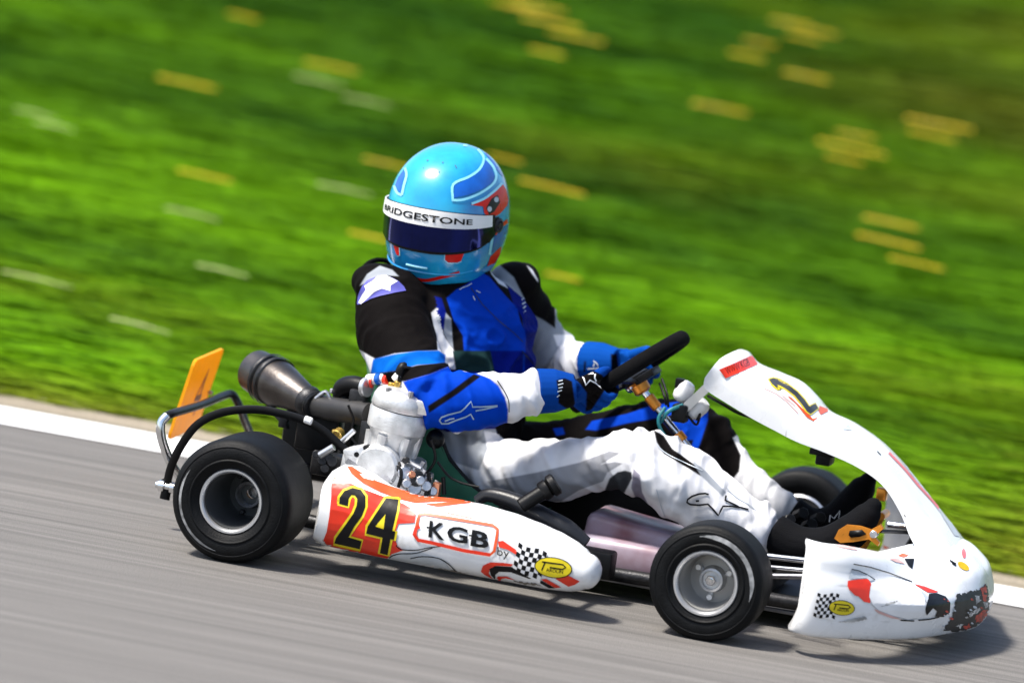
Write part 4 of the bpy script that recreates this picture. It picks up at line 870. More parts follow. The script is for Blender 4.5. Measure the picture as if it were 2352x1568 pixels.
# shoulder caps of the protective vest and the bunched chest cloth
bm_.ell((.155, -.165, .590), (V(.085, -.03, -.02), V(.03, .085, 0), V(.01, 0, .050)))
bm_.ell(at(1185, 652, .17), (V(.058, .02, 0), V(-.02, .066, 0), V(0, 0, .056)))
body = remesh(bm_, .0043, 9, 'racing_suit')
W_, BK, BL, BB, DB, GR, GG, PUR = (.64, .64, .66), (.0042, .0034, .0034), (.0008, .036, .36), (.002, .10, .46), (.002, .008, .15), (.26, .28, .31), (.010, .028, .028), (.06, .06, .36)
T2 = lambda pl: [(x * .24 + 771.5, y * .24 + 564.5) for x, y in pl]
T3 = lambda pl: [(x * .24 + 1129, y * .24 + 733.8) for x, y in pl]
ZONES = {
 'narm': (W_, [
   (BK, T2([(60, 60), (1180, 60), (1080, 300), (1000, 560), (912, 640), (935, 760), (965, 860), (975, 1000), (780, 1010), (560, 1030), (380, 1085), (200, 980), (60, 900)])),
   (GR, T2([(230, 380), (300, 270), (420, 190), (540, 230), (600, 290), (430, 280), (300, 350)])),
   (BB, T2([(355, 1085), (560, 1035), (780, 1005), (985, 1000), (1050, 1045), (1045, 1120), (960, 1130), (780, 1140), (560, 1200), (330, 1230)])),
   (BK, T2([(330, 1225), (560, 1195), (780, 1140), (1045, 1115), (1110, 1150), (1060, 1165), (900, 1230), (690, 1290), (400, 1330)])),
   (BL, T2([(640, 1300), (900, 1225), (1060, 1160), (1120, 1140), (1160, 1160), (1230, 1200), (1340, 1215), (1480, 1270), (1560, 1340), (1620, 1450), (1650, 1570), (1640, 1760), (860, 1800), (780, 1560)])),
   (BK, T2([(880, 1530), (1100, 1390), (1320, 1225), (1385, 1250), (1160, 1420), (890, 1600)])),
   ]),
 'torso': (DB, [
   (BK, T2([(300, 100), (1500, 100), (1500, 260), (1250, 370), (1060, 500), (1130, 720), (1215, 860), (1225, 1010), (1000, 1010), (900, 660), (700, 600)])),
   (DB, T2([(895, 470), (1010, 500), (1055, 640), (1050, 830), (960, 720), (905, 640)])),
   (W_, T2([(900, 650), (950, 720), (1010, 830), (1120, 985), (1180, 1080), (1230, 1180), (1100, 1180), (960, 1000), (960, 850)])),
   (GR, T2([(1052, 640), (1105, 700), (1125, 985), (1080, 930), (1030, 830)])),
   (BK, T2([(1105, 700), (1130, 715), (1218, 865), (1225, 1005), (1125, 1000)])),
   (BL, T2([(1060, 500), (1150, 420), (1250, 370), (1400, 250), (1490, 320), (1600, 450), (1740, 590), (1790, 720), (1820, 870), (1800, 1300), (1530, 1300), (1475, 1005), (1225, 1005), (1216, 860), (1130, 720)])),
   (BK, T2([(1400, 200), (1470, 190), (1560, 330), (1650, 400), (1700, 560), (1780, 660), (1800, 800), (1765, 720), (1735, 595), (1610, 460), (1500, 330)])),
   (W_, T2([(1460, 195), (1520, 270), (1610, 350), (1645, 405), (1560, 360), (1490, 270)])),
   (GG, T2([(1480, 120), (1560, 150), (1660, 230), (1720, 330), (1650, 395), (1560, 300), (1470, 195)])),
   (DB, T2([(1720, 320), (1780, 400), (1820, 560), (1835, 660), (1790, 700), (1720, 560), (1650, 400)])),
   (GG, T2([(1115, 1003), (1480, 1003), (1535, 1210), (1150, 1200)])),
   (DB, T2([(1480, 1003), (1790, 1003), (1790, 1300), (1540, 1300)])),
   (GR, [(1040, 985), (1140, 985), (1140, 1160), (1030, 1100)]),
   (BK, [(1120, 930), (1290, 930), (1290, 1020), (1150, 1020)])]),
 'farm': (GR, [
   (BK, T2([(1400, 40), (1700, 40), (2100, 200), (2100, 790), (1975, 705), (1840, 640), (1800, 500), (1700, 300)])),
   (W_, T2([(1830, 190), (1880, 230), (1930, 320), (1935, 345), (1880, 270)])),
   (W_, T2([(2090, 850), (2300, 850), (2500, 950), (2500, 1300), (1990, 1240), (2060, 1100), (2140, 960)])), (W_, T2([(2080, 850), (2180, 880), (2210, 960), (2120, 960)]))]),
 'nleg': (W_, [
   (GR, [(1000, 980), (1110, 985), (1120, 1030), (1100, 1080), (1040, 1060)]),
   (BK, [(1500, 985), (1525, 1000), (1545, 1030), (1590, 1062), (1625, 1088), (1610, 1093), (1575, 1072), (1525, 1042), (1508, 1015)]),
   (GR, [(1585, 1050), (1625, 1085), (1668, 1130), (1660, 1140), (1610, 1092)]),
   ((.25, .255, .275), [(1120, 1105), (1230, 1085), (1330, 1062), (1400, 1035), (1425, 1040), (1380, 1066), (1412, 1060), (1430, 1064), (1395, 1085), (1385, 1105), (1330, 1125), (1290, 1150), (1150, 1160)]),  # grey shading of the thigh underside, painted into the cloth colour
   ((.030, .032, .036), [(1380, 1180), (1390, 1122), (1400, 1098), (1418, 1084), (1436, 1080), (1450, 1084), (1452, 1098), (1438, 1124), (1426, 1150), (1430, 1190)]),  # dark patch drawn down to merge with the shade under the thigh
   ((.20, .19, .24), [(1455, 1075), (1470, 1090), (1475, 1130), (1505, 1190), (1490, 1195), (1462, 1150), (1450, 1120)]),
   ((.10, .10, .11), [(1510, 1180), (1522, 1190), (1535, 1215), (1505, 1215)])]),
 'fleg': (BK, [
   (BL, T3([(590, 1040), (680, 1030), (700, 1095), (620, 1110)])),
   (BL, T3([(900, 1050), (960, 970), (1300, 900), (1500, 830), (1800, 780), (1780, 900), (1480, 960), (1300, 990), (1000, 1060)])),
   (BL, T3([(1650, 980), (1800, 900), (1980, 860), (2070, 880), (2070, 960), (2030, 1080), (1970, 1260), (1900, 1270), (1930, 1150), (1800, 1150), (1740, 1080)])),
   (W_, [(1683, 1005), (1702, 1045), (1698, 1082), (1664, 1124), (1700, 1300), (1950, 1300), (1900, 1080), (1720, 980)]),
   ]),
}
def seg_near(p, P):
    best = (9, 0, 0)
    for i in range(len(P) - 1):
        a, b = P[i], P[i + 1]; d = b - a; t = max(0, min(1, (p - a).dot(d) / d.length_squared)); q = (p - a - d * t).length
        if q < best[0]: best = (q, i, t)
    return best
LP = {k: [Vector(p) for p in v[0]] for k, v in LIMB.items()}; TP = [Vector(t[0]) for t in TOR]
def classify(p):
    res = []
    for k, P in LP.items():
        d, i, t = seg_near(p, P); r_ = lerp(LIMB[k][1][i], LIMB[k][1][i + 1], t); res.append((d / r_, k, i + t))
    d, i, t = seg_near(p, TP); res.append((d / lerp(TOR[i][1] * .72, TOR[i + 1][1] * .72, t) , 'torso', i + t))
    return min(res)
def cover(p, poly):                            # 0..1, edge of a cloth panel softened over a few millimetres
    x, y = p; best = 1e9; j = len(poly) - 1
    for i in range(len(poly)):
        ax_, ay_ = poly[j]; dx, dy = poly[i][0] - ax_, poly[i][1] - ay_; L2 = dx * dx + dy * dy or 1e-9
        t = max(0, min(1, ((x - ax_) * dx + (y - ay_) * dy) / L2)); ex, ey = x - ax_ - t * dx, y - ay_ - t * dy
        best = min(best, ex * ex + ey * ey); j = i
    d = math.sqrt(best); return max(0, min(1, .5 + (d if inpoly(p, poly) else -d) / 2.6))
def boxed(z): return (z[0], [(c, P, (min(q[0] for q in P) - 4, max(q[0] for q in P) + 4, min(q[1] for q in P) - 4, max(q[1] for q in P) + 4)) for c, P in z[1]])
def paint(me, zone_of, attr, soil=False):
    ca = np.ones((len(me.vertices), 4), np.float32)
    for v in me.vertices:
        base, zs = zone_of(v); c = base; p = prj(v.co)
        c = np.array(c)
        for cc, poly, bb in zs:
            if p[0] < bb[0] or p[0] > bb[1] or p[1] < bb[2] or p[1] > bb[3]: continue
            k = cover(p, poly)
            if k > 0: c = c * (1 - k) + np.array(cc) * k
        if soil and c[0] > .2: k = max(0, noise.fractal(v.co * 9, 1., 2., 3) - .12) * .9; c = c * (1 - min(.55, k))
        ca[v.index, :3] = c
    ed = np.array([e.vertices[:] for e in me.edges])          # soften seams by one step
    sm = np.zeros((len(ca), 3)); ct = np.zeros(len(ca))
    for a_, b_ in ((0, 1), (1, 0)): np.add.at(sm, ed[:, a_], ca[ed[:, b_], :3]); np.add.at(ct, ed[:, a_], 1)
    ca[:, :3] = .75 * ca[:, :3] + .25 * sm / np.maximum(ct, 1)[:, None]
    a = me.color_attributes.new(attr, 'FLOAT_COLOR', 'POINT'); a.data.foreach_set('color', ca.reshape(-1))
# cloth folds: bunching across the limbs near elbows, knees and cuffs, long diagonals elsewhere
cls = [classify(v.co) for v in body.vertices]
JO = {'narm': [(3, .9), (5.6, .5)], 'farm': [(2.2, .9), (3.6, .6)], 'nleg': [(4.2, 1.2), (1, .9), (7.2, .7)], 'fleg': [(4.2, .9), (7.2, .8)], 'torso': [(3, 1.6)]}
newco = []
for v, (d, k, t) in zip(body.vertices, cls):
    p = v.co; n_ = v.normal
    if k == 'torso':
        q = V(p.x * 9 - p.z * 15, p.y * 14 + p.z * 8, p.z * 7); amp = .011
    else:
        P = LP[k]; i = min(int(t), len(P) - 2); ax = (P[i + 1] - P[i]).normalized(); s_ = p.dot(ax)
        o_ = p - ax * s_; q = o_ * 7 + ax * (s_ * 21 + p.z * 9); amp = .0095 if 'leg' in k else .012
    j = max(math.exp(-((t - a) / b) ** 2) for a, b in JO[k])
    f1 = (1 - abs(noise.noise(q + V(3, 1, 7))) * 1.9); f2 = (1 - abs(noise.noise(q * 2.1 + V(9, 4, 2))) * 1.9)
    h = amp * (.35 + .9 * j) * (max(0, f1) ** 2.2 * 1.3 + .45 * max(0, f2) ** 2 - .55) + .004 * noise.noise(p * 9)
    newco.append(p + n_ * h)
nc = np.array([tuple(c) for c in newco]); ed_ = np.array([e.vertices[:] for e in body.edges]); dg = np.bincount(ed_.reshape(-1), minlength=len(nc))[:, None]
for _ in range(5):
    ac = np.zeros_like(nc); np.add.at(ac, ed_[:, 0], nc[ed_[:, 1]]); np.add.at(ac, ed_[:, 1], nc[ed_[:, 0]]); nc = .5 * nc + .5 * ac / dg
body.vertices.foreach_set('co', nc.reshape(-1))
body.update()
from mathutils.kdtree import KDTree
kd = KDTree(len(body.vertices))
for v in body.vertices: kd.insert(v.co, v.index)
kd.balance()
fine = bpy.data.objects.new('fine', body); col.objects.link(fine); sb = fine.modifiers.new('sub', 'SUBSURF'); sb.levels = 1; sb.render_levels = 1
bpy.context.view_layer.update()
body = bpy.data.meshes.new_from_object(fine.evaluated_get(bpy.context.evaluated_depsgraph_get())); bpy.data.objects.remove(fine); body.name = 'racing_suit'
zone = [cls[kd.find(v.co)[1]][1] for v in body.vertices]
ZB = {k: boxed(z) for k, z in ZONES.items()}
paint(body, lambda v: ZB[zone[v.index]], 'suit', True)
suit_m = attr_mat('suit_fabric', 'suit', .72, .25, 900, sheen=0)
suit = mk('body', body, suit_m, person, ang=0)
bpy.context.view_layer.update()
BV = bvh_of([suit])
D = Decal(BV, suit)
Z2 = Decal(BV, suit, (.24, 771.5, .24, 564.5)); Z3 = Decal(BV, suit, (.24, 1129, .24, 733.8)); Z5 = Decal(BV, suit, (.26, 1270, .26, 940.8)); Z6 = Decal(BV, suit, (.18, 733.8, .18, 827.9))
# shoulder badge
Z2.fill('shoulder_badge', [(205, 560), (215, 470), (250, 390), (300, 330), (430, 278), (520, 300), (600, 340), (650, 390), (670, 430), (560, 450), (420, 480), (330, 510), (240, 560)], mat('violet_print', (.07, .07, .34), .6), .0015)
Z2.fill('star_print', [(218, 545), (255, 470), (290, 420), (275, 385), (345, 345), (400, 290), (470, 280), (520, 305), (590, 340), (522, 380), (520, 435), (440, 410), (370, 440), (320, 490), (245, 558)], PWHITE, .0022)
Z2.line('grey_line', [(330, 400), (410, 380), (430, 340), (480, 370)], 2, GREYP, .0026)
# trouser logo in outline
Z5.line('star_outline', [[(1375, 748), (1345, 738), (1290, 742), (1230, 762), (1190, 790), (1184, 815), (1215, 834), (1290, 840), (1368, 832), (1415, 878), (1460, 932), (1480, 890), (1502, 850), (1580, 852), (1660, 862), (1725, 880)], [(1640, 855), (1580, 825), (1520, 798), (1528, 756)], [(1262, 805), (1290, 802)]], 4.2, BLACKP, .0015)
Z5.line('seam', [[(915, 300), (940, 335), (1010, 390), (1150, 460), (1250, 505), (1320, 535)], [(1530, 690), (1620, 770), (1720, 830), (1800, 890)], [(915, 700), (960, 860), (1000, 960), (1060, 1080)]], 2.0, GREYP, .001, sm=3)
# forearm star
FL = mat('silver_blue_print', (.20, .30, .42), .5)
Z6.line('star_outline', [[(1530, 760), (1560, 720), (1640, 690), (1800, 650), (1860, 600), (1935, 520), (1955, 590), (2060, 590), (2270, 575)], [(1530, 760), (1560, 800), (1640, 800), (1740, 760), (1860, 720), (1930, 680), (1970, 750)], [(1600, 770), (1660, 745), (1720, 735)], [(2270, 580), (2100, 620), (1990, 640)]], [4] * 9, FL, .0015) if False else Z6.line('star_outline', [[(1530, 760), (1560, 720), (1640, 690), (1800, 650), (1860, 600), (1935, 520), (1955, 590), (2060, 590), (2270, 575)], [(1530, 760), (1560, 800), (1640, 800), (1740, 760), (1860, 720), (1930, 680), (1970, 750)], [(1600, 770), (1660, 745), (1720, 735)], [(2270, 580), (2100, 620), (1990, 640)]], 3.6, FL, .0015)
# little prints on the chest straps and collar
Z2.line('strap_print', [[(1775, 520), (1800, 500)], [(1780, 560), (1812, 540)], [(1790, 600), (1815, 575)], [(1795, 640), (1812, 620)]], 3.2, GREYP, .0015)
Z2.line('strap_print', [[(955, 690), (1000, 680)], [(965, 715), (1005, 705)], [(980, 740), (1000, 730)]], 3, GREYP, .0015)
Z2.line('collar_print', [[(1180, 420), (1215, 400), (1260, 385), (1300, 360)], [(1340, 430), (1380, 450)], [(1310, 480), (1330, 520)]], 2.2, GREYP, .0015)
Z2.line('seam', [(1545, 1290), (1610, 1390), (1652, 1480), (1658, 1590)], 1.8, BLACKP, .001, sm=3)
Z2.line('zip', [(1290, 400), (1400, 560), (1560, 720), (1700, 830), (1790, 920)], 1.6, DARKM, .0012)
Z2.line('cord', [(1780, 1010), (1830, 1060), (1890, 1130)], 2.2, BLACKP, .003)
q = MB(); q.tube([at(832, 640, -.05), at(838, 612, -.02), at(862, 598, .03), at(890, 600, .06), at(910, 615, .06)], .006, 8, 4); mk('neck_strap', q, BLACKS, person)

# --- gloves
def glove(G, t, o, b, wrist, cuff0):
    m_ = MB(); h = ((wrist - G).normalized() * .85 - b * .15).normalized()
    for k in range(4):
        off = t * (.034 - .0228 * k); ln = (.92, 1.05, 1.0, .82)[k]
        p0 = G + off + o * .036 + h * .010; p1 = G + off + o * .031 + b * (.026 * ln) - h * .004; p2 = G + off * .98 + o * .004 + b * (.034 * ln); p3 = G + off * .96 - o * .022 + b * .021; p4 = G + off * .95 - o * .030 + b * .004
        base = G + off * .75 + o * .032 + h * .05
        m_.tube([base, p0, p1, p2, p3, p4], [.0095, .0108, .0098, .0094, .0086, .007], 14, 4)
        m_.ell(p0 + o * .001, (V(.0112, 0, 0), V(0, .0112, 0), V(0, 0, .0112)), 10, 8)
        m_.ell(p4, (V(.007, 0, 0), V(0, .007, 0), V(0, 0, .007)), 10, 8)
    c1 = G + o * .032 + h * .012; c2 = G + o * .033 + h * .060
    P = catmull([wrist, lerp(wrist, c2, .55), c2, c1], 4); rings = []
    for i, p in enumerate(P):
        u = i / (len(P) - 1); hw = lerp(.034, .041, u); th_ = lerp(.028, .0145, u)
        tg = (P[min(i + 1, len(P) - 1)] - P[max(i - 1, 0)]).normalized(); tt = (t - tg * t.dot(tg)).normalized(); nn_ = tg.cross(tt)
        rings.append([p + tt * (hw * math.cos(q)) + nn_ * (th_ * math.sin(q)) for q in [2 * math.pi * j / 18 for j in range(18)]])
    m_.loft(rings)
    tb = lerp(wrist, c2, .75) + t * .022
    m_.tube([tb, G + t * .044 - b * .020 + o * .022 + h * .012, G + t * .047 - b * .026 + o * .002, G + t * .042 - b * .024 - o * .022], [.015, .013, .0115, .009], 12, 4)
    m_.tube([cuff0, lerp(cuff0, wrist, .55), wrist + (wrist - cuff0) * .15], [.051, .049, .036], 22, 4)
    return m_
QN, QF = R(-113), R(100); G1 = swp(QN); b_ = -nrm
tan_ = lambda q: (e1 * -math.sin(q) + e2 * math.cos(q)); rad_ = lambda q: (e1 * math.cos(q) + e2 * math.sin(q))
gm1 = glove(G1, tan_(QN), rad_(QN), b_, at(1308, 896, -.222), at(1234, 898, -.25))
g1 = remesh(gm1, .0022, 3, 'glove')
gl_zone = ((.002, .036, .21), [
   (BK, T3([(620, 580), (700, 560), (770, 590), (800, 800), (760, 880), (640, 800), (640, 700)])),
   (BK, T3([(790, 480), (960, 480), (1060, 530), (1100, 600), (1080, 680), (960, 860), (900, 880), (910, 700), (850, 620), (790, 560)])),
   (BK, T3([(405, 480), (425, 480), (460, 880), (440, 900)])),
   (BK, T3([(1095, 650), (1180, 640), (1280, 690), (1250, 720), (1120, 690)]))])
gl_zone = boxed(gl_zone); paint(g1, lambda v: gl_zone, 'glove')
glm = attr_mat('glove_fabric', 'glove', .75, .35, 600)
G1o = mk('glove', g1, glm, person, ang=0)
gv = Decal(bvh_of([G1o]), G1o, (.24, 1129, .24, 733.8))
gv.line('glove_logo', [[(805, 490), (850, 480), (920, 520), (975, 515)], [(805, 492), (815, 515), (870, 540), (880, 560), (900, 625), (940, 580), (985, 600), (1055, 655)], [(990, 520), (985, 560), (1000, 590), (1055, 655)], [(840, 505), (870, 515)]], 3.6, PWHITE, .0015)
gv.line('cuff_print', [[(640, 590), (680, 580)], [(635, 625), (685, 610)], [(640, 655), (680, 645)], [(630, 690), (672, 675)], [(625, 740), (650, 720)]], 2.4, GREYP, .0015)
G2 = swp(QF)
gm2 = glove(G2, -tan_(QF), rad_(QF), b_, at(1412, 836, .185), at(1348, 834, .205))
g2 = remesh(gm2, .0026, 3, 'glove')
gl2 = boxed(((.002, .05, .26), [(BK, T3([(1140, 330), (1200, 330), (1220, 500), (1150, 500)])), (BK, T3([(885, 400), (905, 400), (900, 500), (880, 500)]))])); paint(g2, lambda v: gl2, 'glove')
G2o = mk('glove', g2, glm, person, ang=0)
gv = Decal(bvh_of([G2o]), G2o, (.24, 1129, .24, 733.8)); gv.line('glove_logo', [[(975, 395), (1010, 420), (1025, 465), (920, 470)], [(985, 420), (975, 450)]], 3, GREYP, .0015)

# --- boots
def boot(P, r_, name='boot'):
    m_ = MB(); m_.tube(P, r_, 16, 5); P = [Vector(p) for p in P]
    m_.ell(P[-1], (V(r_[-1], 0, 0), V(0, r_[-1], 0), V(0, 0, r_[-1])), 12, 8)
    m_.ell(lerp(P[1], P[2], .4) + V(-.01, 0, -.035), (V(.032, 0, 0), V(0, .034, 0), V(0, 0, .036)), 12, 8)
    o = mk(name, remesh(m_, .004, 4, name), BOOTM, person, ang=0); return o
b1 = boot([at(1776, 1222, -.135), at(1834, 1252, -.14), at(1900, 1250, -.145), at(1958, 1218, -.15), at(1994, 1180, -.15), at(2006, 1162, -.15)], [.044, .045, .042, .040, .030, .020])
b2 = boot([at(1815, 1176, .125), at(1862, 1206, .13), at(1912, 1196, .135), at(1954, 1156, .14), at(1984, 1118, .14), at(1994, 1104, .14)], [.040, .042, .038, .036, .030, .020])
bd = Decal(bvh_of([b1, b2]), b1)
bd.line('boot_print', [(1905, 1198), (1907, 1183), (1916, 1190), (1929, 1172), (1926, 1196)], 2.2, PWHITE, .0015)
0 and bd.fill('toe_patch', circ(1985, 1185, 16, 14, .3), mat('slate_patch', (.018, .028, .042), .6), .0012)

# --- helmet
HC = at(1030, 497, -.01)
tc = -cn; F0 = (tc * math.cos(R(21)) - cr * math.sin(R(21))); F0 = V(F0.x, F0.y, 0).normalized()
HU = V(.01, .03, 1).normalized(); pit = R(-10)
HS = F0.cross(HU).normalized() * -1 if F0.cross(HU).dot(cr) < 0 else F0.cross(HU).normalized()
HUx = HS.cross(F0).normalized(); HUx = HUx if HUx.z > 0 else -HUx
HF = (F0 * math.cos(pit) + HUx * math.sin(pit)).normalized(); HUp = (HUx * math.cos(pit) - F0 * math.sin(pit)).normalized()
def hel(th, ph, off=0.):
    c, s_ = math.cos(ph), math.sin(ph); df, ds, du = c * math.cos(th), c * math.sin(th), s_
    a = .172 if df > 0 else .158; bb = .1315; cc = .168 if du > 0 else .190
    bb *= 1 - .10 * max(0, -du - .25); e = 2.25; r_ = (abs(df / a) ** e + abs(ds / bb) ** e + abs(du / cc) ** e) ** (-1 / e)
    if ph < 0 and df > 0:
        k = max(0, min(1, (-ph - R(8)) / R(30))); r_ += .010 * k * max(0, df) ** 2
    p = HF * (df * r_) + HS * (ds * r_) + HUp * (du * r_)
    if du * r_ < -.172: p += HUp * (-.172 - du * r_) * .85
    nn_ = (HF * (df / a) + HS * (ds / bb) + HUp * (du / cc)).normalized()
    return HC + p + nn_ * off
q = MB(); rings = []
for i in range(57):
    ph = R(-89.5 + 179 * i / 56); rings.append([hel(2 * math.pi * j / 88, ph) for j in range(88)])
q.loft(rings); helm = mk('helmet', q, HCYAN, person, ang=50)
def shell(name, th0, th1, f0, f1, off, m, thick=.0025, n=44, k=6):
    mb = MB(); A = []
    for i in range(n + 1):
        th = lerp(th0, th1, i / n); lo, hi = f0(th), f1(th)
        out = [hel(th, lerp(lo, hi, j / k), off) for j in range(k + 1)]; inn = [hel(th, lerp(lo, hi, j / k), off - thick) for j in range(k, -1, -1)]
        A.append(out + inn)
    mb.loft(A); return mk(name, mb, m, helm, ang=40)
cth = lambda th: math.cos(th)
vt = lambda th: R(6.0); vm = lambda th: R(6.0); 
strip_lo = lambda th: R(6.5) - R(2.5) * (1 - cth(th)); strip_hi = lambda th: R(18.6) - R(6) * (1 - cth(th))
vis_lo = lambda th: R(-12.2) + R(12) * max(0, (abs(th) - .7) / .7) ** 2
visor = shell('visor', R(-84), R(72), vis_lo, lambda th: strip_lo(th) + R(1.5), .0055, VISOR)
shell('eyeport_trim', R(-86), R(73), lambda th: vis_lo(th) - R(2.2), lambda th: strip_hi(th) + R(.6), .0030, BLACK)
shell('visor_arm', R(64), R(79), lambda th: R(-9) + R(13) * (th - R(66)) / R(20), lambda th: R(12), .0050, BLACK, n=10)
st_ = shell('visor_strip', R(-84), R(66), strip_lo, strip_hi, .0075, PWHITE)
F, P = text2d('BRIDGESTONE', .02, 0)
F, P = refine(F, P, .03) if False else (F, P)
mb = MB(); mb.add([hel(lerp(R(-40), R(42), x), lerp(strip_lo(lerp(R(-40), R(42), x)) + R(3.4), strip_hi(lerp(R(-40), R(42), x)) - R(3.6), y), .0086) for x, y in P], F); mk('lettering', mb, BLACKP, helm, ang=0)
for th_, r_ in ((78, .017),):
    c_ = hel(R(th_), R(4), .004); nn_ = (c_ - HC).normalized(); q = MB(); q.lathe([(-.004, r_), (.004, r_), (.006, r_ * .7), (.003, r_ * .5), (.006, r_ * .3)], c_, nn_, 20); mk('visor_pivot', q, DARKM, helm)
bpy.context.view_layer.update()
H = Decal(bvh_of([helm]), helm, (.24, 799.7, .24, 282.2))
H.fill('back_panel', [(1255, 235), (1300, 290), (1370, 370), (1400, 430), (1480, 520), (1510, 600), (1525, 640), (1560, 640), (1560, 500), (1480, 380), (1380, 290), (1280, 235)], HBLUE, .0006)
H.fill('blue_panel', [(1015, 600), (1150, 530), (1240, 470), (1290, 400), (1320, 350), (1370, 420), (1400, 500), (1390, 560), (1290, 630), (1150, 690), (1010, 720)], HBLUE, .0008)
H.line('pale_outline', [[(1000, 735), (1005, 590), (1150, 520), (1245, 455), (1290, 380), (1290, 320), (1240, 255)], [(990, 740), (1100, 735), (1250, 680), (1380, 590), (1415, 510), (1385, 420), (1320, 345)], [(1180, 775), (1300, 725), (1400, 650), (1470, 580)], [(545, 430), (560, 500), (535, 600), (515, 690)], [(440, 600), (470, 670), (515, 692)], [(1240, 255), (1180, 225), (1100, 215)], [(1390, 1030), (1370, 1150), (1350, 1260)]], 5.5, HPALE, .0011, sm=4)
H.fill('blue_panel', [(450, 600), (480, 520), (545, 430), (552, 500), (525, 600), (505, 680), (470, 650)], HBLUE, .0008)
H.fill('red_panel', [(1170, 785), (1300, 735), (1400, 665), (1480, 590), (1510, 640), (1530, 740), (1520, 790), (1450, 870), (1390, 900), (1330, 900), (1300, 860), (1290, 800)], HRED, .0009)
H.fills('red_patch', [[(935, 1200), (1020, 1180), (1130, 1160), (1110, 1240), (1080, 1320), (1040, 1335), (960, 1335), (925, 1310)], [(425, 1105), (470, 1130), (492, 1165), (490, 1270), (465, 1260), (440, 1190)]], HRED, .0010)
H.line('white_edge', [[(928, 1205), (920, 1310), (955, 1342), (1045, 1342), (1085, 1325)], [(492, 1165), (496, 1270), (470, 1275)]], 2.4, HPALE, .0012)
H.line('red_line', [[(490, 1400), (560, 1450), (650, 1490), (750, 1505), (880, 1480), (1000, 1450), (1065, 1430)]], 7, HRED, .0010, sm=4)
H.fills('red_patch', [[(1395, 1060), (1400, 1030), (1460, 970), (1520, 920), (1525, 960), (1450, 1010), (1415, 1075)], [(1330, 1370), (1360, 1280), (1420, 1220), (1465, 1180), (1450, 1260), (1400, 1340)]], HRED, .0010)
H.fill('black_vent', [(1318, 815), (1370, 725), (1430, 690), (1452, 760), (1395, 850), (1345, 880)], BLACKP, .0016)
for c_ in ((1350, 825), (1415, 735)): H.fill('screw', circ(*c_, 22, 26), GREYP, .0022)
H.fill('blue_panel', [(1400, 1085), (1460, 1020), (1530, 970), (1520, 1080), (1470, 1170), (1370, 1250), (1385, 1150)], HBLUE, .0008)
H.fills('fly_marks', [circ(760, 360, 9, 7), circ(905, 380, 7, 7), circ(870, 470, 7, 5), circ(1030, 420, 5, 18, -.5), circ(720, 430, 6, 4)], mat('dried_mud', (.03, .10, .12), .7), .0011)
q = MB(); q.tube([hel(R(a), R(-33 + 3 * math.cos(R(a * 2))), .001) for a in range(-50, 51, 10)], .0022, 6, 2); mk('chin_ridge', q, HCYAN, helm)
c_ = hel(R(3), R(-27), .002); q = MB(); q.tube([hel(R(a), R(-26), .0012) for a in (-9, -3, 3, 9)], .0028, 6, 2); mk('chin_vent', q, HPALE, helm)

for root_, base_ in ((person, V(.33, 0, .10)), (kart, V(.60, 0, 0))):     # the roots stand at the base of their thing
    root_.location = base_
    for ch in root_.children: ch.matrix_parent_inverse = Matrix.Translation(-base_)
bpy.context.view_layer.update()

# ================================================================== FLOWERS IN THE GRASS
FLW = mat('yellow_petals', (.66, .47, .008), .6, var=.2); STEM = mat('flower_stem', (.06, .13, .004), .8, spec=.05); PALE = mat('pale_streak_colour', (.40, .46, .16), .6, var=.1)
def streak_mesh(L_, rad, floret, dens):  # flower head drawn out lengthwise to imitate a motion streak
    q = MB(); q.tube([(-L_ / 2, 0, 0), (0, 0, .004), (L_ / 2, 0, 0)], [.0025, .003, .001], 6, 3)
    rs = random.Random(5)
    for k in range(dens):
        u = (k + .5) / dens; x = -L_ * .46 + L_ * .96 * u; r_ = rad * (1.0 - .55 * abs(u - .4) ** 1.5); an = k * 2.4
        e = V(.35, math.cos(an), math.sin(an)).normalized(); c = V(x, 0, .003) + e * r_ * .45; s1 = V(0, -math.sin(an), math.cos(an))
        for j in range(5):
            b_ = 6.283 * j / 5 + rs.random(); d = (s1 * math.cos(b_) + V(1, 0, 0) * math.sin(b_)) * floret + e * floret * .5
            n_ = d.cross(e).normalized() * floret * .42
            q.add([c, c + d * .6 + n_, c + d, c + d * .6 - n_], [(0, 1, 2, 3)])
    return q.mesh('flower_streak')
hd = streak_mesh(.165, .0030, .0046, 44); hd.materials.append(FLW)
hp = streak_mesh(.18, .0022, .0030, 40); hp.materials.append(PALE)
q = MB(); q.tube([(-.22, .01, -.06), (-.15, .004, -.016), (-.08, 0, 0)], .0013, 6, 3); sm_ = q.mesh('stem'); sm_.materials.append(STEM)
def plant(px, py, kind, where):
    p = bank_hit(px, py); h = .05
    for _ in range(3):
        d = ray(px, py); z_ = bank(p.x, p.y) + h; p = cpos + d * ((z_ - cpos.z) / d.z)
    yel = kind == 'y'
    o = empty('yellow_flower_streak' if yel else 'pale_streak', p, ('yellow flower spike ' if yel else 'pale grass seed head ') + where, 'flower' if yel else 'grass', 'yellow flower spikes in the grass' if yel else 'pale seed heads in the grass')  # spikes and seed heads: dandelions and pale dashes drawn out as motion streaks
    o.rotation_euler = (random.uniform(-.6, .6), R(random.uniform(.5, 2.5)), R(random.uniform(-16, -12)))
    s_ = random.uniform(.9, 1.15) * (1 + max(0, p.y - 4) / 30); o.scale = (s_ * random.uniform(.75, 1.3), s_, s_)
    for n_, me in (('flower_streak' if yel else 'pale_streak_head', hd if yel else hp), ('stem', sm_)):
        c = bpy.data.objects.new(n_, me); col.objects.link(c); c.parent = o
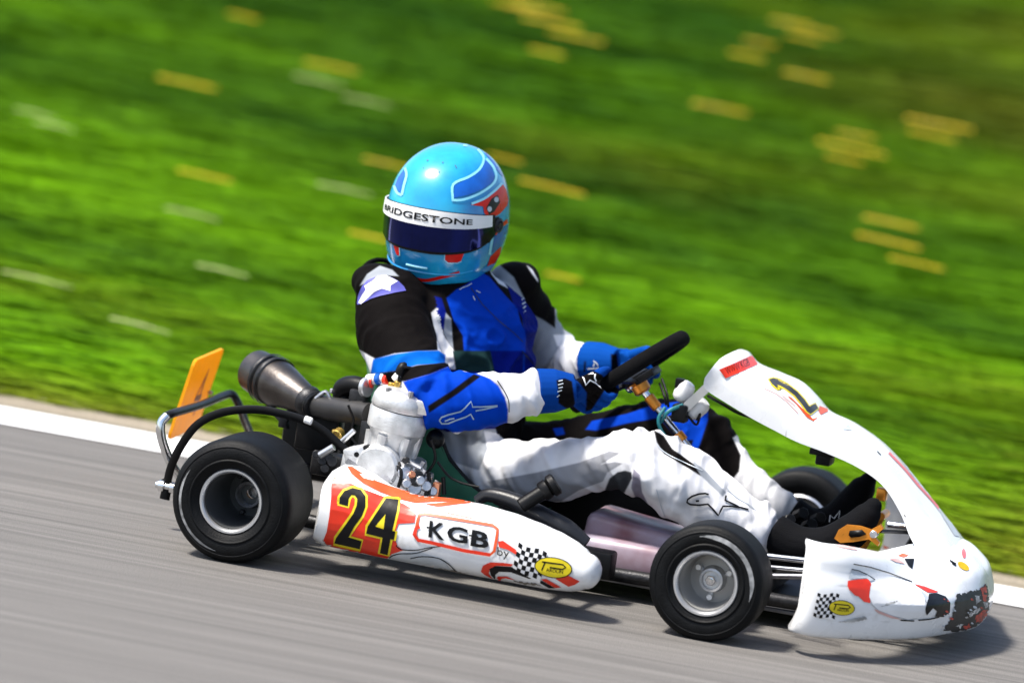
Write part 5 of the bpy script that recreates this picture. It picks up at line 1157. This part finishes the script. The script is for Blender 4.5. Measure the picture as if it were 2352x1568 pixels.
YF = [(558, 40, 'alone high on the left, just under the top edge'), (760, 155, 'up and left of the helmet, just above a pale seed head'), (428, 192, 'leftmost of the yellow flowers, far out in the upper left grass'),  # the pale seed head is a pale motion streak
 (470, 405, 'alone in the left grass, level with the crown of the helmet'), (1170, 12, 'leftmost of the trio at the top edge, above the helmet'), (1206, 22, 'middle of the trio at the top edge above the helmet'), (1240, 20, 'rightmost of the trio at the top edge above the helmet'),
 (1265, 54, 'directly below the trio at the top edge above the helmet'), (1256, 122, 'lowest of the scattered flowers high above the helmet'), (1300, 82, 'between two others below the trio at the top edge'), (1350, 93, 'rightmost of the scattered flowers high above the helmet'),
 (1815, 55, 'topmost of the cluster high in the right half of the bank'), (1865, 72, 'rightmost of the cluster high in the right half of the bank'), (1845, 88, 'lowest of three close together high on the right'), (1745, 100, 'upper of two just left of the cluster high on the right'), (1715, 130, 'lower of two just left of the cluster high on the right'),
 (1850, 177, 'alone below the cluster high in the right half of the bank'), (1652, 250, 'large and alone in the grass above the steering wheel'), (2155, 287, 'upper of the pair nearest the right edge of the photo'), (2140, 312, 'lower of the pair nearest the right edge of the photo'),
 (1965, 313, 'top of the stack of three above the white front panel'), (1955, 342, 'middle of the stack of three above the white front panel'), (1940, 366, 'bottom of the stack of three above the white front panel'),
 (2045, 513, 'upper of two stacked flowers right of the front panel'), (2040, 556, 'lower of two stacked flowers right of the front panel'), (2105, 606, 'lowest on the right, nearest the curve of the front panel'),
 (885, 377, 'close beside the left of the helmet crown'), (1160, 366, 'close beside the right of the helmet crown'), (1268, 432, 'a little right of the helmet, level with the visor strip'), (1292, 637, 'beside the far black shoulder of the driver'), (862, 548, 'just left of the dark visor')]
PF = [(82, 262, 'left of a pair near the left edge of the photo'), (125, 290, 'right of a pair near the left edge of the photo'), (85, 642, 'alone low at the left edge'), (320, 748, 'lowest of all, above the orange number plate'), (440, 492, 'in the middle of the left grass, level with the visor'),
 (510, 622, 'low in the left grass, above the exhaust silencer'), (845, 235, 'right of the pair high above the helmet'), (790, 436, 'nearest the left of the helmet'), (735, 188, 'below a yellow flower, up and left of the helmet')]
for x, y, l in YF: plant(x, y, 'y', l)
for x, y, l in PF: plant(x, y, 'p', l)
